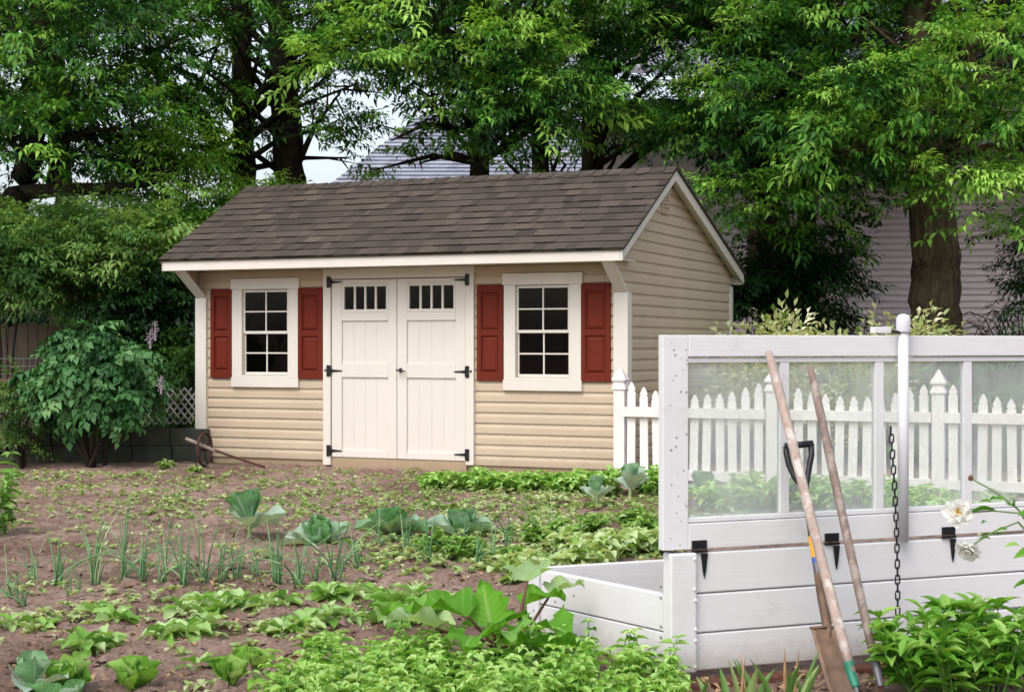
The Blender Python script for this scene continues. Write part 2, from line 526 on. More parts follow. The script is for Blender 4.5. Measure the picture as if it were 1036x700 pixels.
def build_ground():
    xs = np.unique(np.concatenate([np.arange(-2.6, 1.2, .025), np.arange(-4.4, 2.9, .04), np.arange(-9, 9, .25), np.linspace(-40, 40, 41), np.linspace(-500, 500, 21)]).round(3))
    ys = np.unique(np.concatenate([np.arange(4.6, 8.2, .025), np.arange(8.2, 10.5, .04), np.arange(10.5, 15.6, .07), np.arange(0, 30, .5), np.linspace(-30, 60, 31), np.linspace(-200, 900, 23)]).round(3))
    nx, ny = len(xs), len(ys)
    V = [(x, y, ground_z(x, y)) for y in ys for x in xs]
    Fc = [(j * nx + i, j * nx + i + 1, (j + 1) * nx + i + 1, (j + 1) * nx + i) for j in range(ny - 1) for i in range(nx - 1)]
    me = bpy.data.meshes.new('ground'); me.from_pydata(V, [], Fc)
    me.polygons.foreach_set('use_smooth', [True] * len(Fc))
    m, nt, out = mat('garden_soil')
    v = coords(nt)
    n1 = tex_noise(nt, .9, 6, .65, v); n2 = tex_noise(nt, 22, 8, .75, v); n3 = tex_noise(nt, 95, 4, .7, v)
    dry = ramp(nt, n2, [(.27, (.15, .085, .062)), (.47, (.48, .335, .27)), (.72, (.70, .54, .46))])
    damp = ramp(nt, n2, [(.3, (.13, .075, .055)), (.7, (.45, .31, .245))])
    col = mixc(nt, ramp(nt, n1, [(.40, (1, 1, 1)), (.60, (0, 0, 0))]), dry, damp)
    col = mixc(nt, mth(nt, 'MULTIPLY', n3, .6), col, mixc(nt, 1., col, (.6, .58, .55, 1), 'MULTIPLY'))
    # the lawn and leaf litter beyond the garden bed
    sep = nt.nodes.new('ShaderNodeSeparateXYZ'); nt.links.new(v, sep.inputs[0])
    yb = mth(nt, 'ADD', sep.outputs[1], mth(nt, 'MULTIPLY', tex_noise(nt, 2.2, 5, .6, v), 1.6))
    g = ramp(nt, n2, [(.3, (.022, .040, .012)), (.7, (.070, .11, .035))])
    col = mixc(nt, ramp(nt, mth(nt, 'SUBTRACT', yb, 16.1), [(.0, (0, 0, 0)), (.5, (1, 1, 1))]), col, g)
    b = nd(nt, 'ShaderNodeBsdfPrincipled', Roughness=.97); b.inputs['Specular IOR Level'].default_value = .12
    nt.links.new(col, b.inputs['Base Color'])
    h = mth(nt, 'ADD', mth(nt, 'MULTIPLY', n2, 1.), mth(nt, 'MULTIPLY', n3, .45))
    nt.links.new(bump(nt, h, 1., .045), b.inputs['Normal'])
    nt.links.new(b.outputs[0], out.inputs[0])
    M['soil'] = m
    me.materials.append(m)
    o = bpy.data.objects.new('ground', me); COL.objects.link(o)
    o['kind'] = 'structure'; o['label'] = 'reddish brown garden soil with lawn beyond'


build_ground()


# ---------------------------------------------------------------- the shed
TH, SX, SY = .409, 1.034, 13.9
L, W_, A_, GL, GR = 4.60, 3.49, .457, .135, .12
ZT, ZB, WR, ZR, BR, ZRE = 2.02, 1.922, 1.09, 2.892, .135, 1.97
COURSE = .10


def course_profile(z0, z1):
    """(depth, z) outline of dutch-lap siding between two heights"""
    shape = [(.016, 0.0), (.0165, .004), (.0150, .052), (.0120, .064), (.005, .078), (.0035, .094), (.0035, .0985)]
    pts = []
    k = math.floor((z0 - .06) / COURSE) - 1
    while .06 + k * COURSE < z1:
        zb = .06 + k * COURSE
        pts += [(d, zb + z) for d, z in shape]; k += 1
    res = []
    for (d0, a), (d1, b) in zip(pts, pts[1:]):
        if b < z0 or a > z1: continue
        def at(z): return d0 + (d1 - d0) * (z - a) / (b - a) if b > a else d0
        if not res: res.append((at(max(a, z0)), max(a, z0)))
        res.append((at(min(b, z1)), min(b, z1)))
    return res


def siding_sheet(mb, lo, hi, z0, z1, face):
    """strip of siding; lo(z) and hi(z) give its two ends; face maps (along, depth, z) to a point"""
    pr = course_profile(z0, z1)
    vs = []
    for d, z in pr:
        vs += [face(lo(z), d, z), face(hi(z), d, z)]
    mb.add(vs, [(2 * i, 2 * i + 1, 2 * i + 3, 2 * i + 2) for i in range(len(pr) - 1)])


def build_shed():
    root = thing('garden_shed', 'tan sided garden shed with brown shingle roof and dark red shutters', 'shed', (SX, SY, 0), -TH)
    # front wall, pieced round the openings
    mb = MB(); fr = lambda a, d, z: (a, -d, z)
    wins = [(-4.062, -3.532), (-1.072, -.535)]
    for (p0, p1), (a, b) in (((-4.6, -3.10), wins[0]), ((-1.53, 0), wins[1])):
        mb = MB()
        for u, v in ((p0, a), (b, p1)): siding_sheet(mb, lambda z, u=u: u, lambda z, v=v: v, .06, 1.95, fr)
        siding_sheet(mb, lambda z: a, lambda z: b, .06, .885, fr)
        siding_sheet(mb, lambda z: a, lambda z: b, 1.738, 1.95, fr)
        mb.build('front_wall', M['siding'], root)
    # gable wall with the triangle that closes the porch overhang, then its far twin and the back
    def lo(z):
        if z <= 1.66: return 0.
        if z <= ZB: return -(A_ - .03) * (z - 1.66) / (ZB - 1.66)
        return -A_ + .03 + (z - ZB) * (A_ + WR) / (ZR - ZT)

    def hi(z):
        zr = ZRE - .02
        return W_ if z < zr else W_ - (z - zr) * (W_ - WR) / (ZR - .03 - zr)
    mb = MB()
    siding_sheet(mb, lo, hi, .06, 2.74, lambda a, d, z: (d, a, z))
    mb.build('gable_wall', M['siding'], root)
    mb = MB()
    siding_sheet(mb, lo, hi, .06, 2.74, lambda a, d, z: (-L - d, a, z))
    mb.build('gable_wall', M['siding'], root)
    mb = MB(); siding_sheet(mb, lambda z: -L, lambda z: 0, .06, 1.9, lambda a, d, z: (a, W_ + d, z))
    mb.build('back_wall', M['siding'], root)
    mb = MB()
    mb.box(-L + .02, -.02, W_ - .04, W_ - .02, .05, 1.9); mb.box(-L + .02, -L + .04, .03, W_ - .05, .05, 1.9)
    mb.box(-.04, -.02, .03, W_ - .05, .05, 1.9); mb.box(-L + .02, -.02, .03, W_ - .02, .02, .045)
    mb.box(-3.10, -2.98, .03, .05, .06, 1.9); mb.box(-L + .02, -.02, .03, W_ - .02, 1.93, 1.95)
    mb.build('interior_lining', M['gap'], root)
    mb = MB(); mb.box(-1.2, -.4, 1.6, 1.65, .05, 1.25); mb.build('interior_bench', M['curtain'], root)
    mb = MB(); mb.box(-4.2, -3.5, 1.3, 1.35, .05, 1.15); mb.build('interior_bench', M['curtain'], root)
    mb = MB(); mb.box(-L, 0, .006, .05, -.2, .058); mb.box(-.05, .004, .052, W_, -.2, .058); mb.build('skirt_board', M['skirt'], root)
    mb = MB(); mb.box(-3.040, -1.586, -.020, .004, -.2, .092); mb.build('threshold_board', M['skirt'], root)
    # roof
    mb = MB()
    y0, z0 = -A_ - .025, ZT + .004
    sl = Vector((0, WR - y0, ZR - z0)); n = Vector((0, -sl.z, sl.y)).normalized(); sl_len = sl.length; su = sl.normalized()
    sr = Vector((0, W_ + BR + .02 - WR, ZRE - ZR)); nr = Vector((0, -sr.z, sr.y)).normalized(); sr_len = sr.length; sru = sr.normalized()
    x0, x1 = -L - GL - .02, GR + .02
    e = Vector((0, y0, z0)); rg = Vector((0, WR, ZR))
    for (o, d, nn, ln) in ((e, su, n, sl_len), (rg, sru, nr, sr_len)):
        a = [o + Vector((x, 0, 0)) + d * t + nn * h for x, t, h in ((x0, 0, -.012), (x1, 0, -.012), (x1, ln, -.012), (x0, ln, -.012))]
        b = [o + Vector((x, 0, 0)) + d * t + nn * h for x, t, h in ((x0, 0, .004), (x1, 0, .004), (x1, ln, .004), (x0, ln, .004))]
        mb.prism(a, b, .2)
    N = 12; ex = sl_len / N
    rr = random.Random(3)

    def shingle_side(o, d, nn, N, ex, up):
        for i in range(N):
            t0 = i * ex; t1 = min((i + 1) * ex + .012, N * ex)
            x = x0 - rr.uniform(0, .2)
            while x < x1:
                w = rr.choice([.07, .09, .12, .15, .20]) * rr.uniform(.8, 1.2)
                a, b = max(x, x0), min(x + w, x1)
                if b > a + .01:
                    h = rr.choice([.012, .013, .019]); drop = rr.uniform(0, .006) if h < .015 else -.004
                    tt = min(1, max(.16, rr.gauss(.45, .17) + (.10 if h > .015 else -.05)))
                    def q(xx, s, hh): return o + Vector((xx, 0, 0)) + d * (s if up else N * ex - s) + nn * hh
                    vs = [q(a, t0 + drop, .004), q(b, t0 + drop, .004), q(b, t0 + drop, h), q(a, t0 + drop, h), q(b, t1, .0045), q(a, t1, .0045)]
                    mb.add(vs, [(3, 2, 4, 5), (1, 4, 2), (0, 3, 5)], tt); mb.add(vs[:4], [(0, 1, 2, 3)], 0.)  # dark asphalt cut edge, tinted darkest to paint in the course shadow line
                x += w
    shingle_side(e, su, n, N, ex, True)
    shingle_side(rg, sru, nr, 17, sr_len / 17, False)
    roof = mb.build('roof', M['shingle'], root)
    mb = MB(); x = x0
    while x < x1:
        b = min(x + .145, x1)
        tt = rr.uniform(.25, .75)
        for o2, dd, nn in ((rg, -su, n), (rg, sru, nr)):
            q = lambda xx, s, hh: o2 + Vector((xx, 0, 0)) + dd * s + nn * hh
            mb.add([q(x, 0, .012), q(b, 0, .020), q(b, .12, .020), q(x, .12, .012), q(b, 0, .006), q(b, .12, .006)], [(0, 1, 2, 3), (1, 4, 5, 2)], tt)
        x = b
    mb.build('ridge_cap', M['shingle'], roof)
    # trim under the roof
    mb = MB(); mb.box(-L - GL, GR - .022, -A_, -A_ + .022, ZB, ZT); mb.build('fascia', M['trim'], root, bevel=.003)
    mb = MB(); mb.box(-L - GL, GR - .024, -A_ + .022, -.018, ZB + .012, ZB + .022); mb.build('soffit', M['trim'], root)
    mb = MB(); mb.box(-L - GL, GR - .022, W_ + BR - .022, W_ + BR, ZRE - .115, ZRE - .01); mb.build('rear_fascia', M['trim'], root, bevel=.003)
    for xs, nm in (((GR - .02, GR), 1), ((-L - GL, -L - GL + .02), 2)):
        h = .108
        f0 = [(-A_, ZB), (-A_, ZT), (WR, ZR - .004), (WR, ZR - .004 - h * 1.13)]
        mb = MB(); mb.plate(f0, 'x', xs[0], xs[1]); mb.build('rake_board', M['trim'], root, bevel=.003)
        f1 = [(WR + .001, ZR - .004 - h * 1.06), (WR + .001, ZR - .004), (W_ + BR, ZRE), (W_ + BR, ZRE - h)]
        mb = MB(); mb.plate(f1, 'x', xs[0], xs[1]); mb.build('rake_board', M['trim'], root, bevel=.003)
    # rake soffits
    mb = MB()
    for (pa, pb) in (((-A_ + .02, ZT - .05), (WR, ZR - .06)), ((WR, ZR - .06), (W_ + BR, ZRE - .06))):
        mb.prism([(.018, *pa), (GR - .021, *pa), (GR - .021, *pb), (.018, *pb)],
                 [(.018, pa[0], pa[1] + .01), (GR - .021, pa[0], pa[1] + .01), (GR - .021, pb[0], pb[1] + .01), (.018, pb[0], pb[1] + .01)])
    mb.build('rake_soffit', M['trim'], root)
    # slanted brackets at both ends, and corner trims
    for xa, xb in ((-.098, .022), (-L - .022, -L + .098)):
        t = .035
        d = Vector((-(A_ - .03), ZB + .01 - 1.66)).normalized(); nn = Vector((d.y, -d.x)) * t
        a = Vector((-.02, 1.655)); b = Vector((-A_ + .03, ZB + .012))
        mb = MB(); mb.plate([(a.x, a.y), (b.x, b.y), (b.x + .04, b.y), (a.x + .02, a.y + .01)], 'x', xa, xb)
        mb.build('overhang_bracket', M['trim'], root, bevel=.003)
    for xa, xb in ((-.112, .0255), (-L - .0255, -L + .105)):
        mb = MB(); mb.box(xa, xb, -.045, -.001, -.12, 1.66)
        if xb > 0: mb.box(-.001, xb, -.001, .07, -.12, 1.66)
        else: mb.box(xa, -L + .001, -.001, .07, -.12, 1.66)
        mb.build('corner_trim', M['trim'], root, bevel=.003)
    mb = MB(); mb.box(-.001, .0255, W_ - .08, W_ + .025, -.12, ZRE - .14); mb.build('corner_trim', M['trim'], root, bevel=.003)
    # gable vent
    mb = MB(); yc, zc = WR - .02, 2.56
    mb.box(.010, .034, yc - .11, yc - .085, zc - .11, zc + .11); mb.box(.010, .034, yc + .085, yc + .11, zc - .11, zc + .11)
    mb.box(.010, .033, yc - .085, yc + .085, zc - .11, zc - .09); mb.box(.010, .033, yc - .085, yc + .085, zc + .09, zc + .11)
    for k in range(5):
        z = zc - .085 + k * .036
        mb.prism([(.012, yc - .085, z + .03), (.03, yc - .085, z), (.03, yc - .085, z + .008), (.012, yc - .085, z + .036)],
                 [(.012, yc + .085, z + .03), (.03, yc + .085, z), (.03, yc + .085, z + .008), (.012, yc + .085, z + .036)])
    mb.build('gable_vent', M['siding'], root)
    # door frame
    mb = MB()
    mb.box(-3.127, -3.043, -.046, .03, .015, 1.93); mb.box(-1.583, -1.50, -.046, .03, .06, 1.93); mb.box(-3.043, -1.583, -.044, .03, 1.83, 1.93)
    mb.build('door_frame', M['trim'], root, bevel=.003)
    for side, (xa, xb) in ((-1, (-3.036, -2.322)), (1, (-2.316, -1.590))):
        build_door(root, xa, xb, side)
    for cx in (-3.803, -.811): build_window(root, cx)
    for xa, xb in ((-4.448, -4.186), (-3.42, -3.142), (-1.474, -1.203), (-.43, -.145)): build_shutter(root, xa, xb)
    return root


def build_door(root, xa, xb, side):
    y = -.03
    mb = MB()
    st = .092                                    # stiles and rails proud of the plank panels
    pa, pb = xa + st + (.02 if side < 0 else .012), xb - st - (.0 if side < 0 else .012)
    z0, z1 = .095, 1.822
    mb.box(xa, pa, y, y + .04, z0, z1); mb.box(pb, xb, y, y + .04, z0, z1)
    rails = [(z0, .165), (.872, 1.008), (1.42, 1.50), (1.775, z1)]
    for a, b in rails: mb.box(pa, pb, y, y + .04, a, b)
    mb.box(pa, pb, y + .001, y + .04, 1.50, 1.532); mb.box(pa, pa + .025, y + .001, y + .04, 1.532, 1.775); mb.box(pb - .025, pb, y + .001, y + .04, 1.532, 1.775); mb.box(pa + .025, pb - .025, y + .001, y + .04, 1.752, 1.775)
    d = mb.build('door', M['door'], root, bevel=.004)
    mb = MB(); n = 4
    for a, b in ((.165, .872), (1.008, 1.42)):
        w = (pb - pa) / n
        for k in range(n):
            mb.box(pa + k * w, pa + (k + 1) * w - .0005, y + .017, y + .036, a, b)
    mb.build('plank_panel', M['door'], d, bevel=.0018)
    wa, wb = pa + .025, pb - .025
    mb = MB()
    for k in range(1, 4):
        x = wa + (wb - wa) * k / 4
        mb.box(x - .010, x + .010, y + .008, y + .03, 1.532, 1.752)
    mb.build('muntin', M['trim'], d)
    mb = MB(); mb.box(wa, wb, y + .022, y + .026, 1.532, 1.752); mb.build('pane', M['glass'], d)
    hx = xa if side < 0 else xb
    for z in (.155, .935, 1.80):
        mb = MB(); s = -side
        f = lambda u: hx + s * u
        pts = [(f(.0), z - .016), (f(.03), z - .011), (f(.105), z - .006), (f(.125), z), (f(.105), z + .006), (f(.03), z + .011), (f(.0), z + .016)]
        if s < 0: pts = pts[::-1]
        mb.plate(pts, 'y', y - .007, y - .001)
        a, b = sorted((f(-.045), f(-.012)))
        mb.box(a, b, -.056, -.047, z - .055, z + .055)
        a, b = sorted((f(-.012), f(.002)))
        mb.lathe([(.007, -.05), (.007, .05)], 8, Matrix.Translation(((a + b) / 2, y - .013, z)))
        mb.build('hinge', M['black'], d)
    if side > 0:
        mb = MB()
        mb.box(xa + .025, xa + .055, y - .008, y - .001, .925, .965)
        mb.tube([(xa + .04, y - .002, .945), (xa + .04, y - .045, .945)], .007)
        mb.tube([(xa + .015, y - .045, .945), (xa + .05, y - .047, .943), (xa + .11, y - .043, .935)], [.008, .0095, .006])
        mb.build('handle', M['black'], d)
    mb = MB()
    mb.lathe([(.011, 0), (.011, .006), (.006, .010)], 10, Matrix.Translation((hx + side * .062, -.046, .94)) @ Matrix.Rotation(R(90), 4, 'X'))
    mb.build('bolt_head', M['black'], d)


def build_window(root, cx):
    mb = MB(); o = .268; zb, zt = .888, 1.735
    mb.box(cx - .385, cx - o, -.036, .04, .863, 1.744); mb.box(cx + o, cx + .385, -.036, .04, .863, 1.744)
    mb.box(cx - .398, cx + .398, -.044, .02, 1.745, 1.85); mb.box(cx - .392, cx + .392, -.044, .02, .765, .862)
    mb.box(cx - o, cx + o, -.034, .04, .863, zb - .003); mb.box(cx - o, cx + o, -.034, .04, zt + .004, 1.744)
    w = mb.build('window', M['trim'], root, bevel=.003)
    for lo, hi, y in ((1.298, zt, -.012), (zb, 1.318, .006)):
        mb = MB(); t = .022
        mb.box(cx - o + .002, cx - o + t, y, y + .02, lo, hi); mb.box(cx + o - t, cx + o - .002, y, y + .02, lo, hi)
        mb.box(cx - o + t, cx + o - t, y, y + .02, lo, lo + .028); mb.box(cx - o + t, cx + o - t, y, y + .02, hi - .022, hi)
        mb.build('sash', M['trim'], w, bevel=.002)
        mb = MB(); a, b = lo + .028, hi - .022
        mb.box(cx - .007, cx + .007, y + .004, y + .016, a, b)
        zc = (a + b) / 2
        mb.box(cx - o + t, cx - .0072, y + .004, y + .016, zc - .007, zc + .007); mb.box(cx + .0072, cx + o - t, y + .004, y + .016, zc - .007, zc + .007)
        mb.build('muntin', M['trim'], w)
        mb = MB(); mb.box(cx - o + t, cx + o - t, y + .009, y + .011, a, b); mb.build('pane', M['glass'], w)


def build_shutter(root, xa, xb):
    mb = MB(); z0, z1 = .853, 1.752; y = -.036; st = .046
    mb.box(xa, xa + st, y, -.004, z0, z1); mb.box(xb - st, xb, y, -.004, z0, z1)
    zz = [(z0, z0 + .075), (1.272, 1.322), (z1 - .075, z1)]
    for a, b in zz: mb.box(xa + st, xb - st, y, -.004, a, b)
    s = mb.build('shutter', M['shutter'], root, bevel=.003)
    for a, b in ((zz[0][1], zz[1][0]), (zz[1][1], zz[2][0])):
        mb = MB(); xl, xr = xa + st, xb - st
        o = [(xl, a), (xr, a), (xr, b), (xl, b)]; i1 = [(xl + .008, a + .008), (xr - .008, a + .008), (xr - .008, b - .008), (xl + .008, b - .008)]
        i2 = [(xl + .032, a + .032), (xr - .032, a + .032), (xr - .032, b - .032), (xl + .032, b - .032)]
        vs = [(p[0], y + .016, p[1]) for p in o] + [(p[0], y + .017, p[1]) for p in i1] + [(p[0], y + .003, p[1]) for p in i2]
        fs = [(k, (k + 1) % 4, 4 + (k + 1) % 4, 4 + k) for k in range(4)] + [(4 + k, 4 + (k + 1) % 4, 8 + (k + 1) % 4, 8 + k) for k in range(4)] + [(8, 9, 10, 11)]
        mb.add(vs, fs); mb.build('raised_panel', M['shutter'], s)


build_shed()


# ---------------------------------------------------------------- picket fence
def build_fence():
    A = Vector((.952, 13.5, 0)); D = Vector((2.482, -1.1, 0)); sec = D.length / 2; ang = math.atan2(D.y, D.x)
    t = thing('picket_fence', 'white picket fence with pointed pickets and ornate post caps beside the shed', 'fence', A, ang)
    for k in range(4):
        x = k * sec
        mb = MB(); h = .055
        mb.box(x - .05, x + .05, -.05, .05, -.2, .80)
        post = mb.build('post', M['fence'], t, bevel=.004)
        mb = MB(); q = math.sqrt(2)
        prof = [(.062, .80), (.062, .815), (.056, .825), (.056, .838), (.044, .846), (.040, .862), (.058, .874), (.062, .884), (.052, .905), (.036, .935), (.022, .960), (.010, .985), (.003, .993)]
        mb.lathe([(r * q, z) for r, z in prof], 4, Matrix.Translation((x, 0, 0)), phase=PI / 4)
        mb.build('post_cap', M['fence'], post)
    n = 11
    for k in range(3):
        for zr in (.03, .565):
            mb = MB(); mb.box(k * sec + .051, (k + 1) * sec - .051, -.080, -.0405, zr, zr + .085); mb.build('rail', M['fence'], t, bevel=.003)
        for i in range(n):
            if k == 2 and i > 7: break
            u = (i + 1) / (n + 1)
            h = .765 + .15 * abs(2 * u - 1) ** 2.2 + random.uniform(-.006, .006)
            x = k * sec + u * sec + random.uniform(-.004, .004); w = .037; z0 = .03
            pts = [(x - w, z0), (x + w, z0), (x + w, h - .085), (x + w - .012, h - .074), (x + w - .002, h - .058), (x + .008, h), (x - .008, h), (x - w + .002, h - .058), (x - w + .012, h - .074), (x - w, h - .085)]
            M_ = random.uniform(-.022, .022)
            pts = [(a + M_ * (b - .4), b) for a, b in pts]
            mb = MB(); mb.plate(pts, 'y', -.040, -.0225); mb.build('picket', M['fence'], t, bevel=.002)


build_fence()


# ---------------------------------------------------------------- cold frame
def bp(s, d, z):
    """cold frame coordinates: s along its back, d out of the back face, z up"""
    return BOX_A + BOX_D * s + BOX_N * d + Vector((0, 0, z))


def bbox(mb, s0, s1, d0, d1, z0, z1, tint=.5, mat=0):
    Mx = Matrix((( BOX_D.x, BOX_N.x, 0, BOX_A.x), (BOX_D.y, BOX_N.y, 0, BOX_A.y), (0, 0, 1, 0), (0, 0, 0, 1)))
    v = [Mx @ Vector(p) for p in ((s0, d1, z0), (s1, d1, z0), (s1, d0, z0), (s0, d0, z0), (s0, d1, z1), (s1, d1, z1), (s1, d0, z1), (s0, d0, z1))]
    mb.add(v, [(3, 2, 1, 0), (4, 5, 6, 7), (0, 1, 5, 4), (1, 2, 6, 5), (2, 3, 7, 6), (3, 0, 4, 7)], tint, mat)


def screw(mb, p, n, r=.006, h=.004):
    n = Vector(n).normalized(); q = n.to_track_quat('Z', 'Y').to_matrix().to_4x4()
    mb.lathe([(r, 0), (r, h * .5), (r * .6, h)], 8, Matrix.Translation(p) @ q)


def build_cold_frame():
    LEN = 1.9
    t = thing('cold_frame', 'white wooden cold frame with its glazed lid propped open', 'cold frame', (0, 0, 0))
    SD = Vector((-.588, .809, 0)); SN = Vector((-.809, -.588, 0)); SL = .884
    # back boards (towards the camera)
    for k, (a, b) in enumerate(((.010, .143), (.148, .287), (.292, .438))):
        mb = MB(); bbox(mb, .002, LEN, -.038, 0, a, b); mb.build('back_board', M['white'], t, bevel=.005)
    def sp(s, d, z): return BOX_A + SD * s + SN * d + Vector((0, 0, z))
    def side_box(mb, s0, s1, d0, d1, z0, z1, base=None):
        o = base or Vector()
        v = [o + sp(s, d, z) for s, d, z in ((s0, d0, z0), (s1, d0, z0), (s1, d1, z0), (s0, d1, z0), (s0, d0, z1), (s1, d0, z1), (s1, d1, z1), (s0, d1, z1))]
        mb.add(v, [(0, 1, 2, 3), (7, 6, 5, 4), (4, 5, 1, 0), (5, 6, 2, 1), (6, 7, 3, 2), (7, 4, 0, 3)])
    for a, b in ((.010, .143), (.148, .283)):
        mb = MB(); side_box(mb, .03, SL, -.036, 0, a, b); mb.build('side_board', M['white'], t, bevel=.004)
        mb = MB(); side_box(mb, .03, SL, -.036, 0, a, b, BOX_D * (LEN - .0)); mb.build('side_board', M['white'], t, bevel=.004)
    fo = SD * SL
    for a, b in ((.010, .143), (.148, .283)):
        mb = MB()
        Mx = [BOX_A + fo + BOX_D * s + BOX_N * d + Vector((0, 0, z)) for s, d, z in ((.002, .0, a), (LEN, .0, a), (LEN, -.036, a), (.002, -.036, a), (.002, 0, b), (LEN, 0, b), (LEN, -.036, b), (.002, -.036, b))]
        mb.add(Mx, [(3, 2, 1, 0), (4, 5, 6, 7), (0, 1, 5, 4), (1, 2, 6, 5), (2, 3, 7, 6), (3, 0, 4, 7)])
        mb.build('front_board', M['white'], t, bevel=.004)
    # corner post and strip
    mb = MB()
    bbox(mb, -.038, .072, .001, .022, .008, .442)
    side = mb.build('corner_post', M['white'], t, bevel=.008)
    mb = MB(); side_box(mb, .0, .055, .001, .020, .008, .440); mb.build('corner_post', M['white'], t, bevel=.006)
    mb = MB(); side_box(mb, SL - .07, SL + .004, .001, .018, .008, .286); mb.build('corner_post', M['white'], t, bevel=.005)
    for zz in (.03, .125, .165, .27, .31, .42):
        for (s, d) in ((.062, .022),):
            mb = MB(); screw(mb, bp(s + random.uniform(-.004, .004), d, zz), BOX_N, .0065, .005); mb.build('screw', M['white'], t)
        if zz < .4:
            mb = MB(); screw(mb, sp(.085, .0, zz), SN, .006, .004); mb.build('screw', M['bolt'], t)
    for s, z in ((.70, .12), (.72, .17), (.80, .23), (.84, .12), (.84, .20), (.855, .17), (.60, .21)):
        mb = MB(); screw(mb, sp(s, .018 if s > SL - .07 else 0, z), SN, .005, .003); mb.build('screw', M['bolt'], t)
    # lid
    z0, z1 = .452, 1.229; dl0, dl1 = -.040, -.002; s0 = -.055
    lid_parts = []
    mb = MB(); bbox(mb, s0, s0 + .103, dl0, dl1, z0, z1)
    bbox(mb, LEN - .06, LEN + .04, dl0, dl1, z0, z1)
    bbox(mb, s0 + .1035, LEN - .061, dl0 + .001, dl1 + .004, 1.150, z1)
    bbox(mb, s0 + .1035, LEN - .061, dl0 + .006, dl1 - .006, 1.128, 1.147)
    bbox(mb, s0 + .1035, LEN - .061, dl0 + .001, dl1 + .002, z0, .545)
    bbox(mb, s0 + .1035, LEN - .061, dl0 + .006, dl1 - .006, .548, .566)
    lid = mb.build('lid', M['white'], t, bevel=.003)
    cuts = [s0 + .1035]
    for x in (795.5, 891.5, 981, 1070):
        tt = (x - CX) / F
        s = (tt * BOX_A.y - BOX_A.x) / (BOX_D.x - tt * BOX_D.y); cuts.append(s)
        mb = MB(); bbox(mb, s - .0195, s + .0195, dl0 + .005, dl1 - .008, .566, 1.128); mb.build('glazing_bar', M['white'], lid, bevel=.002)
    cuts.append(LEN - .061)
    for a, b in zip(cuts, cuts[1:]):
        mb = MB(); bbox(mb, a + .004, b - .004, -.024, -.021, .560, 1.134); mb.build('pane', M['milky'], lid)
    rr = random.Random(5)
    for i in range(26):
        mb = MB(); s = s0 + rr.uniform(.03, .098); z = rr.uniform(.46, 1.22)
        screw(mb, bp(s, dl1, z), BOX_N, rr.uniform(.0022, .0045), .0015); mb.build('nail_head', M['bolt'], lid)
    # T hinges
    for x in (707, 841, 959):
        tt = (x - CX) / F
        s = (tt * BOX_A.y - BOX_A.x) / (BOX_D.x - tt * BOX_D.y)
        mb = MB()
        bbox(mb, s - .030, s + .030, dl1 + .002, dl1 + .010, .452, .484)
        bbox(mb, s - .032, s + .032, .0, .012, .441, .450)
        pts = [(s + .006, .436), (s + .034, .436), (s + .026, .37), (s + .020, .345), (s + .014, .37)]
        mb.prism([bp(a, .003, z) for a, z in pts], [bp(a, .008, z) for a, z in pts])
        for ds in (-.02, .02): screw(mb, bp(s + ds, dl1 + .010, .468), BOX_N, .004, .003)
        mb.build('hinge', M['black'], lid, bevel=.001)
    # bracket on the lid's top edge
    tt = (891 - CX) / F; s = (tt * BOX_A.y - BOX_A.x) / (BOX_D.x - tt * BOX_D.y)
    mb = MB(); bbox(mb, s - .028, s + .05, -.03, .0, 1.238, 1.262); mb.build('bracket', M['white'], lid, bevel=.003)
    # prop pole, its bolt, and the chain
    tt = (909 - CX) / F; s = (tt * BOX_A.y - BOX_A.x) / (BOX_D.x - tt * BOX_D.y); PS = s
    po = thing('prop_pole', 'white round plastic pole standing upright against the cold frame lid', 'pole', bp(s, .03, .44))
    mb = MB(); mb.lathe([(.0205, 0), (.0205, .84)], 20, None); mb.build('pipe', M['pvc'], po, smooth=False)
    mb = MB(); mb.lathe([(.026, .80), (.0275, .806), (.0275, .845), (.026, .858), (.018, .868), (.006, .872)], 20); mb.build('cap', M['pvc'], po)
    mb = MB(); mb.tube([(-.05, -.03, .805), (-.015, -.012, .80)], .006, 8); mb.build('bolt', M['black'], po)
    for o in po.children:
        if o.type == 'MESH': o.data.polygons.foreach_set('use_smooth', [len(p.vertices) == 4 for p in o.data.polygons])
    # chain hanging down the back of the box
    ch = MB(); n = 24; top = P(901, 432, 5.845); bot = P(908, 622, 5.815)
    for k in range(n):
        u = (k + .5) / n
        p = top.lerp(bot, u) + Vector((math.sin(u * 3) * .008, 0, 0))
        p.x += .0; a = R(8 if k % 2 else 82)
        ca, sa = math.cos(a), math.sin(a); hl, r = .0185, .0085
        ring = []
        for q in range(12):
            w = 2 * PI * q / 12
            lx = math.cos(w) * r; lz = math.sin(w) * r + (hl - r) * (1 if math.sin(w) >= 0 else -1)
            ring.append(p + Vector((lx * ca, lx * sa, lz)))
        ring.append(ring[0])
        ch.tube(ring, .0030, 6, cap=False)
    o = ch.build('chain', M['black'], None, smooth=True, loc=tuple(bot))
    tag(o, 'black steel link chain hanging down beside the white pole', 'chain')


build_cold_frame()


